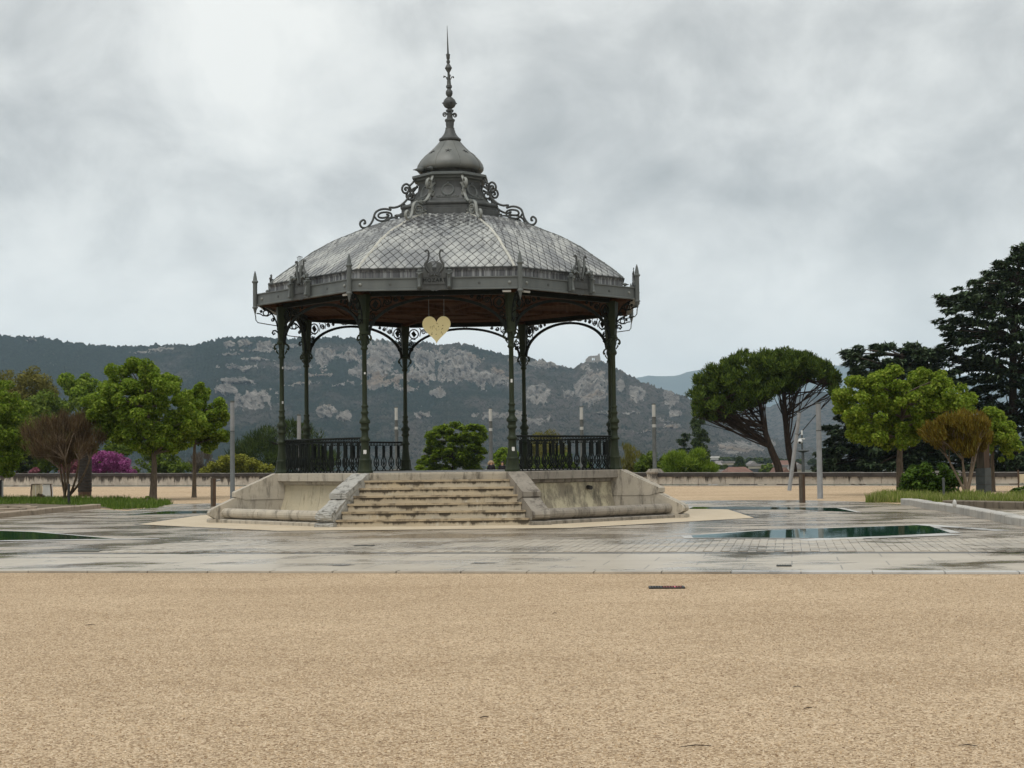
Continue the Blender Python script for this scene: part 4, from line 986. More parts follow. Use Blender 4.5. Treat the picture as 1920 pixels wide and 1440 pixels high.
M['lf_box'] = leafmat('box_leaves', (.028, .064, .006), (.060, .115, .012), (.12, .19, .024), .2, .4)
M['lf_judas'] = leafmat('magenta_blossom', (.21, .040, .15), (.37, .085, .27), (.52, .19, .40), .2)
M['lf_pink'] = leafmat('dusky_pink_blossom', (.20, .06, .085), (.27, .10, .12), (.33, .15, .17), .2)
M['lf_brown'] = leafmat('reddish_twigs', (.075, .048, .028), (.135, .092, .050), (.20, .155, .075), .15, .7)
M['lf_rust'] = leafmat('bronze_leaves', (.11, .072, .008), (.18, .125, .016), (.21, .19, .032), .3)
M['lf_poplar'] = leafmat('poplar_leaves', (.035, .055, .018), (.060, .085, .026), (.085, .115, .035), .2)
M['lf_brush'] = leafmat('grey_brush', (.09, .07, .055), (.13, .105, .08), (.16, .14, .11), .1)

def unit(v): return v / np.maximum(np.linalg.norm(v, axis=-1, keepdims=True), 1e-9)
def in_shrunk(x, y, poly, r):
    k = inpoly(x, y, poly)
    for dx, dy in ((1, 0), (-1, 0), (0, 1), (0, -1), (.7, .7), (-.7, .7), (.7, -.7), (-.7, -.7)): k &= inpoly(x + dx * r, y + dy * r, poly)
    return k
def edge_dist(x, y, poly):
    d = np.full(np.shape(x), 1e9); n = len(poly)
    for i in range(n):
        a, b = np.array(poly[i], float), np.array(poly[(i + 1) % n], float); ab = b - a
        t = np.clip(((x - a[0]) * ab[0] + (y - a[1]) * ab[1]) / (ab @ ab + 1e-9), 0, 1)
        d = np.minimum(d, np.hypot(x - a[0] - t * ab[0], y - a[1] - t * ab[1]))
    return d
def blobs(poly, Y, n, rpx, depth, inset=.42):
    """foliage clumps: picture outline -> centres in the crown's volume (real depth) and radii"""
    X = np.array(poly, float); lo, hi = X.min(0), X.max(0); out = []
    tries = 0
    while len(out) < n and tries < 400:
        p = lo + (hi - lo) * rng.random((n * 2, 2)); r = rpx * (.6 + .7 * rng.random(len(p)))
        k = np.array([bool(in_shrunk(np.array([a]), np.array([b]), poly, c * inset)[0]) for (a, b), c in zip(p, r)])
        out += [(a, b, c) for (a, b), c in zip(p[k], r[k])]; tries += 1
    out = out[:n]; o = np.array(out); ed = edge_dist(o[:, 0], o[:, 1], poly); ed = np.sqrt(np.clip(ed / max(ed.max(), 1e-6), 0, 1))
    dy = rng.uniform(-1, 1, len(o)) * depth * (.25 + .75 * ed); C = []; R = []
    for (a, b, c), d in zip(o, dy):
        C.append(P(a, b, Y + d)[:]); R.append(c * (Y + d) / F)
    return np.array(C), np.array(R)
def foliage(C, R, n, style='leaf', L=.16, W=.10, squash=.85, out_from=None):
    w = R ** 2 / (R ** 2).sum(); idx = rng.choice(len(R), n, p=w); d = unit(rng.normal(size=(n, 3)))
    rr = (.35 + .65 * rng.random(n) ** .55)[:, None] * R[idx][:, None]; off = d * rr; off[:, 2] *= squash; c = C[idx] + off
    up = np.array([0, 0, 1.0]); rd = unit(rng.normal(size=(n, 3))); s = (.6 + .8 * rng.random(n))[:, None]
    if style == 'leaf':
        nm = unit(d * .55 + up * .55 + rd * .75); a = unit(np.cross(nm, unit(rng.normal(size=(n, 3))))); b = np.cross(nm, a)
        a = unit(a - up * .25); f = nm * (W * .22)
        return np.stack([c - a * L / 2 * s, c + b * W / 2 * s + f, c + a * L / 2 * s, c - b * W / 2 * s + f], 1).reshape(-1, 3)
    if style == 'needle':                               # upright tufts of fine needles
        a = unit(d * .6 + up * .75 + rd * .55); b = unit(np.cross(a, rd))
        return np.stack([c - b * W / 2, c + b * W / 2, c + a * L * s + b * W * .15, c + a * L * s - b * W * .15], 1).reshape(-1, 3)
    if style == 'spray':                                # flat drooping sprays
        h = c - (out_from if out_from is not None else C.mean(0)); h[:, 2] = 0; h = unit(h)
        a = unit(h * .8 + rd * np.array([.9, .9, .25]) - up * .12); b = unit(np.cross(a, unit(up + rd * .35)))
        return np.stack([c - a * L * .4 * s, c + b * W / 2 * s - up * W * .15, c + a * L * .6 * s - up * L * .12, c - b * W / 2 * s - up * W * .15], 1).reshape(-1, 3)
    if style == 'twig':                                 # fine bare or budding shoots
        h = unit(c - out_from); a = unit(h * .9 + up * .5 + rd * .6); b = unit(np.cross(a, rd))
        return np.stack([c - b * W / 2, c + b * W / 2, c + a * L * s + b * W * .2, c + a * L * s - b * W * .2], 1).reshape(-1, 3)
def limb(mb, a, b, r0, r1, sag=.0, up=.5, n=6, side=None):
    a, b = Vector(a), Vector(b); m = a.lerp(b, .5); h = (b - a).length; m.z += up * h * .2 - sag; m += Vector((random.uniform(-.06, .06), random.uniform(-.06, .06), 0)) * h
    pts = [(a * (1 - t) ** 2 + m * 2 * t * (1 - t) + b * t * t) for t in [i / n for i in range(n + 1)]]
    mb.tube(pts, [r0 + (r1 - r0) * i / n for i in range(n + 1)], 5); return pts
def tree(name, label, cat, base, poly, Y, nb, rpx, depth, nl, style, L, W, mat, bark, r0=.14, fork=None, nlimb=14, squash=.85, group=None, stems=1, trunk=None, spread=.35):
    base = Vector(base); t = thing(name, label, cat, base, 0, group)
    C, R = blobs(poly, Y, nb, rpx, depth, .8 if style == 'twig' else .42); ctr = C.mean(0)
    org = np.array(base[:])
    mb = MB(); forks = []
    if trunk:                                           # explicit bent trunk
        tp = smooth_path(trunk, 3); mb.tube(tp, [r0 * (1.15 - .75 * i / (len(tp) - 1)) for i in range(len(tp))], 8); forks = tp[len(tp) // 2:]
    elif stems == 1:
        top = Vector((base.x + random.uniform(-.1, .1), base.y, fork if fork else base.z + .45 * (ctr[2] - base.z)))
        lead = Vector((ctr[0], ctr[1], ctr[2] + .3 * (C[:, 2].max() - ctr[2])))
        tp = smooth_path([base + Vector((0, 0, -.05)), base.lerp(top, .15), base.lerp(top, .6) + Vector((random.uniform(-.05, .05), 0, 0)), top, top.lerp(lead, .5), lead], 2)
        mb.tube(tp, [r0 * 1.5, r0 * 1.12] + [r0 * (1.02 - .86 * max(0, i - 2) / (len(tp) - 3)) for i in range(2, len(tp))], 8); forks = tp[6:]
    else:
        for i in range(stems):
            a = 2 * PI * i / stems + .5; b0 = base + Vector((math.cos(a), math.sin(a), 0)) * r0 * 1.8; q = Vector(C[random.randrange(len(C))])
            m = base.lerp(Vector((ctr[0] + (q.x - ctr[0]) * spread * 2, ctr[1] + (q.y - ctr[1]) * spread * 2, fork or ctr[2])), 1.0)
            pts = limb(mb, b0, m, r0, r0 * .55, up=-.5); forks += pts[4:]
    order = rng.permutation(len(C))[:nlimb]
    for i in order:
        q = Vector(C[i]); f = min(forks, key=lambda p: (p - q).length + max(0, p.z - q.z) * 2 + random.uniform(0, .6)); f0 = f
        rl = r0 * (.34 if stems == 1 else .4); pts = limb(mb, f0, q, rl, rl * .22, up=.35)
        for _ in range(2):
            j = random.randrange(2, len(pts)); e = Vector(C[i]) + Vector(rng.normal(size=3).tolist()) * R[i] * .7; limb(mb, pts[j - 1], e, rl * .35, rl * .1, up=.2, n=4)
    mb.v = [tuple(Vector(v) - base) for v in mb.v]
    me = mb.mesh('trunk', bark, 60); link('trunk', me, t)
    V = foliage(C, R, nl, style, L, W, squash, out_from=np.array([base.x, base.y, base.z + .25 * (ctr[2] - base.z)]) if style in ('twig',) else np.array([base.x, base.y, 0]))
    link('crown', np_mesh('crown', V - org, 4, mat), t); return t

B = lambda x, y: G(x, y)
def lowbase(px, Y):                                      # foot of a tree on the lower ground beyond the parapet
    p = P(px, 880, Y); p.z = gz(p.x, p.y); return p
# -- trees on the terrace
tree('lime_tree', 'large round-crowned green tree with a single trunk left of the bandstand', 'tree', B(287, 938),
     [(150, 765), (163, 738), (195, 715), (207, 682), (225, 692), (240, 674), (262, 668), (285, 678), (300, 700), (325, 700), (350, 722), (383, 745), (388, 790), (372, 828), (335, 848), (292, 852), (245, 842), (215, 828), (195, 805), (165, 790)], 69, 230, 13, 2.6, 44000, 'leaf', .135, .095, M['lf_lime'], M['bark'], .17, 2.1, 34, group='lime trees on the terrace')
tree('lime_tree', 'smaller thin-trunked green tree between the large tree and the grey lamp column', 'tree', B(364, 933),
     [(330, 800), (342, 760), (357, 738), (372, 715), (385, 722), (398, 748), (420, 748), (432, 775), (433, 810), (420, 838), (395, 848), (372, 842), (345, 830)], 73.6, 90, 10, 1.5, 17000, 'leaf', .13, .092, M['lf_lime'], M['bark'], .11, 2.6, 14, group='lime trees on the terrace')
tree('lime_tree', 'green tree cut by the left edge of the picture', 'tree', B(-28, 934),
     [(-110, 760), (-80, 700), (-30, 690), (0, 712), (30, 720), (50, 745), (62, 790), (48, 850), (20, 892), (-30, 895), (-90, 880), (-120, 820)], 72, 130, 15, 2.4, 24000, 'leaf', .14, .098, M['lf_lime'], M['bark'], .16, 1.6, 16, group='lime trees on the terrace')
tree('lime_tree', 'large spreading green tree behind the round bush on the right', 'tree', B(1688, 928),
     [(1561, 750), (1572, 728), (1586, 708), (1612, 700), (1645, 700), (1660, 690), (1688, 682), (1712, 694), (1740, 690), (1784, 700), (1810, 718), (1826, 740), (1836, 760), (1832, 800), (1790, 812), (1760, 800), (1735, 812), (1708, 845), (1668, 842), (1640, 838), (1615, 838), (1597, 824), (1580, 800), (1565, 778)], 62, 230, 13, 2.6, 40000, 'leaf', .128, .09, M['lf_lime2'], M['bark'], .16, 2.3, 30, group='lime trees on the terrace')
tree('lime_tree', 'small light green tree with a thin trunk beside the wrapped pillar on the right', 'tree', B(1862, 922),
     [(1828, 790), (1848, 765), (1868, 760), (1892, 786), (1904, 806), (1913, 830), (1919, 852), (1898, 860), (1878, 866), (1858, 855), (1838, 850), (1826, 820)], 65, 80, 10, 1.3, 15000, 'leaf', .125, .088, M['lf_lime2'], M['bark'], .095, 2.3, 12, group='lime trees on the terrace')
tree('crape_myrtle', 'bare reddish-brown multi-stemmed shrub tree in the grass on the left', 'tree', B(122, 938),
     [(40, 815), (47, 790), (85, 778), (112, 764), (140, 768), (170, 778), (200, 798), (210, 822), (190, 848), (160, 866), (125, 882), (90, 878), (60, 872), (44, 848)], 69, 90, 14, 1.7, 9500, 'twig', .36, .019, M['lf_brown'], M['twig'], .07, 1.9, 80, stems=6, group='multi-stemmed shrub trees')
tree('crape_myrtle', 'bronze-leaved multi-stemmed shrub tree in front of the wrapped pillar', 'tree', B(1813, 936),
     [(1716, 822), (1732, 797), (1760, 778), (1800, 767), (1842, 773), (1868, 795), (1870, 826), (1850, 852), (1815, 864), (1790, 850), (1760, 848), (1735, 838)], 55.5, 85, 13, 1.5, 13000, 'twig', .15, .036, M['lf_rust'], M['twig'], .058, 1.75, 60, stems=6, group='multi-stemmed shrub trees')
def bush(name, label, poly, Y, nb, rpx, depth, nl, L, W, mat, style='leaf', base=None, group=None, squash=.8):
    C, R = blobs(poly, Y, nb, rpx, depth); c = C.mean(0); b = Vector(base) if base else Vector((c[0], c[1], gz(c[0], c[1])))
    t = thing(name, label, 'bush', b, 0, group); V = foliage(C, R, nl, style, L, W, squash, out_from=np.array([b.x, b.y, b.z])); link('foliage', np_mesh('foliage', V - np.array(b[:]), 4, mat), t)
    mb = MB()
    for i in range(min(10, nb)): limb(mb, b + Vector((random.uniform(-.15, .15), random.uniform(-.15, .15), 0)), C[i], .03, .01, up=.1)
    mb.v = [tuple(Vector(v) - b) for v in mb.v]; mb.build('stems', M['bark'], t); return t
bush('box_bush', 'dense dark green rounded bush in the grass on the right', [(1681, 905), (1690, 888), (1712, 874), (1742, 867), (1772, 871), (1795, 888), (1804, 908), (1800, 932), (1690, 936)], 58, 60, 11, 1.0, 9500, .13, .075, M['lf_box'], base=B(1742, 933))
bush('box_bush', 'small dark green bush cut by the right edge of the picture', [(1893, 930), (1902, 916), (1925, 908), (1960, 912), (1975, 935), (1900, 938)], 57, 24, 9, .7, 3000, .12, .07, M['lf_box'], base=B(1925, 936))
bush('seedling', 'small tuft of green weeds at the end of the left grass strip', [(262, 944), (266, 934), (278, 931), (288, 936), (290, 944)], 66, 10, 4, .3, 420, .12, .05, M['grass'], base=B(276, 944))
bush('seedling', 'small dark shrub standing in front of the pair of pale boxes', [(68, 935), (70, 927), (76, 925), (82, 930), (82, 936)], 73, 8, 3.5, .2, 350, .1, .05, M['lf_brown'], base=B(75, 936))

# -- beyond the parapet
def far_tree(name, label, px, poly, Y, nb, rpx, depth, nl, style, L, W, mat, bark=None, r0=.2, cat='tree', group='trees below the terrace', **k):
    b = lowbase(px, Y); return tree(name, label, cat, b, poly, Y, nb, rpx, depth, nl, style, L, W, mat, bark or M['bark_dark'], r0, group=group, **k)
far_tree('willow_tree', 'tall yellowish budding tree behind the bare shrub tree on the left', 55, [(18, 770), (22, 720), (40, 690), (56, 682), (78, 698), (102, 722), (112, 760), (100, 800), (60, 820), (25, 810)], 165, 50, 17, 5, 9000, 'leaf', .38, .16, M['lf_olive'])
far_tree('willow_tree', 'yellowish budding tree behind the tree at the left edge', -5, [(-60, 730), (-30, 700), (0, 694), (16, 690), (32, 704), (36, 740), (20, 800), (-50, 800)], 172, 36, 17, 5, 6500, 'leaf', .38, .16, M['lf_olive'])
far_tree('broadleaf_tree', 'fresh green tree with a forked top behind the large round tree', 150, [(114, 712), (122, 702), (140, 708), (154, 700), (172, 706), (190, 716), (205, 750), (190, 800), (150, 800), (128, 740)], 150, 36, 13, 4, 6500, 'leaf', .34, .2, M['lf_lime'])
far_tree('broadleaf_tree', 'mid green bushy tree behind the bare shrub tree', 85, [(20, 780), (50, 745), (80, 735), (110, 742), (140, 745), (190, 755), (235, 790), (250, 850), (200, 885), (20, 888), (15, 830)], 140, 120, 17, 4, 19000, 'leaf', .32, .2, M['lf_back'])
far_tree('conifer_tree', 'dark conifer filling the gap between the edge tree and the bare shrub tree', 30, [(5, 888), (20, 850), (32, 825), (46, 835), (60, 862), (70, 888)], 132, 26, 9, 2, 3600, 'spray', .4, .16, M['lf_dark'], squash=.4)
bush('judas_tree', 'bright magenta blossoming shrub behind the parapet on the left', [(166, 890), (168, 858), (185, 844), (205, 847), (225, 852), (245, 868), (262, 890)], 126, 55, 9, 1.8, 13000, .12, .08, M['lf_judas'])
bush('judas_tree', 'dusky pink blossoming shrub behind the forked stems of the bare shrub tree', [(106, 892), (112, 874), (125, 866), (142, 862), (158, 868), (162, 892)], 125, 28, 8, 1.4, 3600, .16, .1, M['lf_pink'])
bush('judas_tree', 'small pink blossoming shrub low behind the parapet near the left edge', [(50, 892), (56, 882), (66, 877), (76, 883), (80, 892)], 124, 12, 5, 1, 1400, .15, .09, M['lf_pink'])
bush('shrub', 'green shrub behind the parapet between the two tree trunks', [(245, 892), (252, 858), (275, 840), (305, 832), (335, 835), (355, 850), (358, 892)], 135, 50, 12, 2.2, 7000, .26, .12, M['lf_back'])
bush('shrub', 'brownish bare shrub behind the parapet, left of the yellow one', [(345, 892), (352, 866), (368, 850), (388, 848), (400, 862), (398, 892)], 140, 24, 9, 1.6, 3000, .3, .03, M['lf_brush'], style='twig')
bush('shrub', 'low yellow-green shrub behind the parapet left of the bandstand', [(372, 892), (380, 872), (404, 858), (432, 850), (455, 852), (478, 850), (500, 864), (516, 880), (518, 892)], 124, 60, 10, 2, 9000, .2, .12, M['lf_yellow'])
far_tree('pine_tree', 'broad dark pine seen behind the left columns of the bandstand', 535, [(418, 892), (432, 850), (448, 822), (470, 806), (498, 800), (520, 790), (548, 794), (580, 796), (612, 806), (632, 822), (636, 850), (620, 892)], 150, 95, 16, 4.5, 15000, 'needle', .42, .07, M['lf_dark'], nlimb=10)
far_tree('larch_tree', 'bright green layered conifer framed between the two front columns', 845, [(775, 892), (782, 860), (800, 838), (792, 815), (815, 800), (845, 789), (875, 792), (905, 798), (914, 815), (900, 832), (918, 845), (905, 868), (900, 892)], 128, 210, 9, 3.2, 34000, 'spray', .30, .13, M['lf_larch'], squash=.62, nlimb=34)
bush('shrub', 'green shrub behind the two people', [(915, 890), (922, 862), (935, 842), (952, 832), (965, 838), (972, 860), (972, 890)], 120, 26, 9, 1.6, 4200, .22, .13, M['lf_lime'])
far_tree('broadleaf_tree', 'rounded yellowish tree rising behind the right railing', 1018, [(975, 860), (984, 828), (1000, 806), (1022, 798), (1044, 806), (1060, 830), (1066, 862), (1050, 890), (985, 890)], 185, 36, 13, 4, 6500, 'leaf', .34, .14, M['lf_olive'])
bush('shrub', 'green shrub behind the middle of the right railing', [(985, 892), (992, 862), (1020, 848), (1060, 850), (1095, 855), (1110, 875), (1112, 892)], 135, 40, 11, 2, 5200, .26, .14, M['lf_back'])
bush('shrub', 'sparse yellowish shrub just right of the right front column', [(1150, 892), (1154, 850), (1170, 835), (1192, 836), (1206, 852), (1210, 892)], 128, 34, 9, 1.4, 2600, .24, .06, M['lf_olive'], style='twig')
bush('shrub', 'green shrub behind the lamp post on the parapet pier', [(1190, 895), (1196, 858), (1212, 845), (1232, 850), (1252, 858), (1258, 895)], 124, 34, 9, 1.5, 5200, .22, .12, M['lf_back'])
bush('shrub', 'feathery bright green shrub right of the lamp post on the parapet pier', [(1235, 892), (1242, 864), (1262, 850), (1290, 842), (1318, 850), (1340, 870), (1356, 892)], 112, 52, 10, 1.8, 8500, .26, .06, M['lf_lime'], style='needle')
far_tree('poplar_tree', 'narrow upright poplar left of the umbrella pines', 1309, [(1290, 890), (1291, 850), (1294, 810), (1300, 785), (1312, 780), (1324, 790), (1329, 830), (1332, 890)], 210, 46, 9, 2, 7000, 'leaf', .34, .18, M['lf_poplar'], nlimb=6)
far_tree('cedar_tree', 'little flat-topped cedar left of the narrow poplar', 1285, [(1264, 820), (1275, 812), (1292, 808), (1298, 815), (1290, 824), (1297, 838), (1290, 850), (1268, 846), (1276, 832)], 190, 16, 6, 1.6, 1800, 'spray', .5, .16, M['lf_cedar'], squash=.25, nlimb=10, r0=.16)
# umbrella pines: leaning bare trunks, fans of limbs, flat dense tops
def umbrella(label, px, trunk_px, poly, Y, nb, nl):
    b = lowbase(px, Y); tr = [b] + [P(x, y, Y) + Vector((0, dy, 0)) for x, y, dy in trunk_px]
    t = thing('umbrella_pine', label, 'tree', b, 0, 'umbrella pines')
    C, R = blobs(poly, Y, nb, 9.5, 4.2, .6); tp = smooth_path(tr, 4); mb = MB(); mb.tube(tp, [.31 - .23 * i / (len(tp) - 1) for i in range(len(tp))], 9)
    low = np.argsort(C[:, 2] + rng.normal(size=len(C)) * .4)[: int(nb * .21)]
    i0 = int(len(tp) * .36)
    for i in low:
        q = Vector(C[i]) - Vector((0, 0, R[i] * .3)); f = tp[min(len(tp) - 2, i0 + int(random.random() ** 1.2 * (len(tp) - i0 - 1)))]
        pts = limb(mb, f, q, (.066 * random.uniform(.4, 1.2)), .018, up=-.25, n=8)
        for _ in range(3): limb(mb, pts[random.randrange(3, 7)], Vector(C[i]) + Vector(rng.normal(size=3).tolist()) * R[i] * .8, .035, .012, up=0, n=4)
    mb.v = [tuple(Vector(v) - b) for v in mb.v]; link('trunk', mb.mesh('trunk', M['bark_pine'], 60), t)
    V = foliage(C, R, nl, 'needle', .23, .085, .85); link('crown', np_mesh('crown', V - np.array(b[:]), 4, M['lf_pine']), t); return t
umbrella('left umbrella pine leaning outward with a broad dense dark green dome', 1466, [(1462, 890, 0), (1448, 848, 0), (1437, 818, 0), (1430, 780, .2), (1424, 735, .4), (1418, 700, .6)],
         [(1290, 745), (1297, 720), (1312, 698), (1335, 682), (1365, 668), (1400, 658), (1435, 653), (1475, 654), (1502, 662), (1500, 700), (1470, 738), (1425, 762), (1390, 772), (1362, 790), (1330, 800), (1306, 790), (1294, 768)], 100, 330, 34000)
umbrella('right umbrella pine with the straighter trunk behind the leaning light column', 1490, [(1488, 888, 0), (1480, 850, 0), (1474, 800, 0), (1470, 760, -.2), (1466, 720, -.4), (1464, 690, -.4)],
         [(1440, 672), (1465, 660), (1495, 656), (1522, 664), (1542, 673), (1552, 680), (1562, 690), (1574, 706), (1572, 735), (1562, 750), (1545, 722), (1515, 712), (1500, 730), (1478, 742), (1448, 742), (1438, 700)], 103, 230, 23000)
# cedars
def cedar(label, px, Y, top, layers, nl, depth, squash=.36, r0=.45):
    b = lowbase(px, Y); t = thing('cedar_tree', label, 'tree', b, 0, 'dark cedars'); mb = MB(); tp = [b, P(px, 700, Y), P(top[0], top[1] + 12, Y)]
    tp = smooth_path(tp, 5); mb.tube(tp, [r0 - (r0 - .06) * i / (len(tp) - 1) for i in range(len(tp))], 8); C = []; R = []
    ax = np.array(tp)
    for x0, x1, y0, y1, n in [(a, b, c, d, int(e * 1.9)) for a, b, c, d, e in layers]:                     # each tier: boughs running out from the trunk, tips drooping
        for i in range(n):
            u = (i + random.random()) / n; x = x0 + (x1 - x0) * u; y = y0 + (y1 - y0) * u + random.uniform(-3, 3)
            q = P(x, y + random.uniform(-10, 10), Y + random.uniform(-1, 1) * max(1.0, depth * (1 - .6 * abs(2 * u - 1)))); C.append(q[:]); R.append(random.uniform(.55, 1.15) * 15 * Y / F)
            if i % 4 == 0:
                z = q.z - .1; a = min(tp, key=lambda p: abs(p.z - (z - .6))); limb(mb, a, q - Vector((0, 0, .15)), .10, .02, up=.25, n=5)
    C, R = np.array(C), np.array(R); mb.v = [tuple(Vector(v) - b) for v in mb.v]; link('trunk', mb.mesh('trunk', M['bark_dark'], 60), t)
    V = foliage(C, R, nl, 'spray', .50, .17, squash, out_from=np.array([tp[1].x, tp[1].y, 0])); link('crown', np_mesh('crown', V - np.array(b[:]), 4, M['lf_cedar']), t); return t
lay = [(1903, 1925, 474, 470, 5), (1872, 1935, 494, 486, 8), (1850, 1950, 512, 505, 12), (1822, 1965, 528, 520, 16), (1795, 1985, 548, 538, 20), (1760, 1990, 562, 556, 26), (1772, 2000, 582, 574, 24), (1762, 2010, 604, 596, 28), (1774, 2015, 624, 618, 26), (1766, 2030, 648, 640, 28), (1756, 2040, 670, 662, 28),
       (1770, 2040, 690, 684, 24), (1800, 2050, 712, 706, 24), (1820, 2050, 735, 730, 24), (1800, 2060, 760, 752, 26), (1815, 2060, 785, 778, 26), (1790, 2060, 808, 800, 30), (1760, 2060, 832, 824, 32), (1740, 2060, 855, 850, 34), (1740, 2060, 876, 874, 34)]
cedar('huge dark layered cedar rising at the right edge of the picture', 1899, 106, (1912, 462), lay, 70000, 6.5)
lay = [(1588, 1612, 668, 660, 5), (1636, 1672, 660, 650, 6), (1690, 1716, 660, 650, 5), (1728, 1760, 664, 652, 6), (1590, 1760, 682, 676, 20), (1600, 1770, 700, 694, 20), (1640, 1790, 722, 716, 18), (1590, 1790, 755, 745, 22), (1575, 1790, 785, 775, 24), (1545, 1780, 808, 800, 26), (1550, 1770, 830, 826, 26), (1535, 1770, 850, 848, 28), (1530, 1770, 870, 868, 28), (1535, 1760, 884, 884, 26)]
cedar('lower dark cedar mass behind the spreading green tree on the right', 1690, 104, (1700, 648), lay, 46000, 5.5, r0=.4)
# ================================================================== HILLS, TOWN, HAZE
_lat = rng.random((512, 512))
def vn(u, v):
    u = np.asarray(u, float); v = np.asarray(v, float); i = np.floor(u).astype(int); j = np.floor(v).astype(int); a = u - i; b = v - j; a = a * a * (3 - 2 * a); b = b * b * (3 - 2 * b)
    g = lambda x, y: _lat[x % 512, y % 512]
    return (g(i, j) * (1 - a) + g(i + 1, j) * a) * (1 - b) + (g(i, j + 1) * (1 - a) + g(i + 1, j + 1) * a) * b
def fbm(u, v, o=5):
    s = 0; w = .5
    for k in range(o): s = s + w * vn(u * 2 ** k + 17 * k, v * 2 ** k + 31 * k); w *= .5
    return s / (1 - .5 ** o)
SKY_L = [(-700, 612), (-400, 618), (-150, 622), (0, 629), (60, 632), (120, 640), (180, 648), (240, 650), (300, 648), (370, 647), (400, 640), (420, 633), (450, 632), (480, 633), (560, 636), (600, 634), (644, 634), (690, 637), (742, 640), (816, 645), (870, 647), (918, 659), (967, 669), (1011, 675), (1040, 683), (1065, 691), (1078, 692), (1085, 683), (1096, 678), (1128, 677), (1141, 683), (1163, 696), (1202, 716), (1242, 730), (1276, 741), (1300, 749), (1340, 775), (1400, 803), (1480, 833), (1560, 848), (1700, 858), (2000, 861), (2700, 862)]
CLIFF = [(430, 647, 13, 7), (460, 644, 16, 6), (497, 647, 20, 10), (548, 649, 12, 6), (610, 671, 30, 26), (659, 669, 13, 15), (722, 672, 34, 36), (792, 680, 30, 28), (862, 680, 54, 30), (915, 708, 36, 19), (1010, 742, 28, 25), (1030, 684, 40, 8), (970, 678, 24, 6), (1112, 716, 32, 44), (1062, 740, 14, 10), (1190, 742, 21, 20), (1165, 725, 9, 16), (1254, 752, 18, 20), (1268, 775, 12, 8),
         (425, 732, 28, 12), (482, 748, 40, 25), (445, 715, 40, 6), (612, 774, 18, 12), (650, 783, 17, 14), (790, 778, 22, 7), (822, 737, 18, 8), (950, 780, 45, 9), (1000, 790, 30, 8), (1385, 842, 48, 12), (1440, 832, 20, 8), (705, 720, 30, 16), (760, 730, 30, 10), (1130, 775, 20, 4), (1260, 800, 20, 4), (700, 690, 50, 26), (780, 705, 40, 18), (865, 705, 40, 16)]
LEDGE = [(540, 690, 46, 4), (600, 702, 30, 4), (450, 690, 46, 4), (640, 722, 30, 3), (482, 658, 50, 3), (300, 655, 30, 3), (265, 662, 20, 3), (480, 675, 30, 3), (570, 722, 30, 3), (430, 668, 24, 3), (60, 640, 14, 4), (1235, 790, 40, 3), (1180, 775, 26, 3), (1210, 810, 30, 2)]
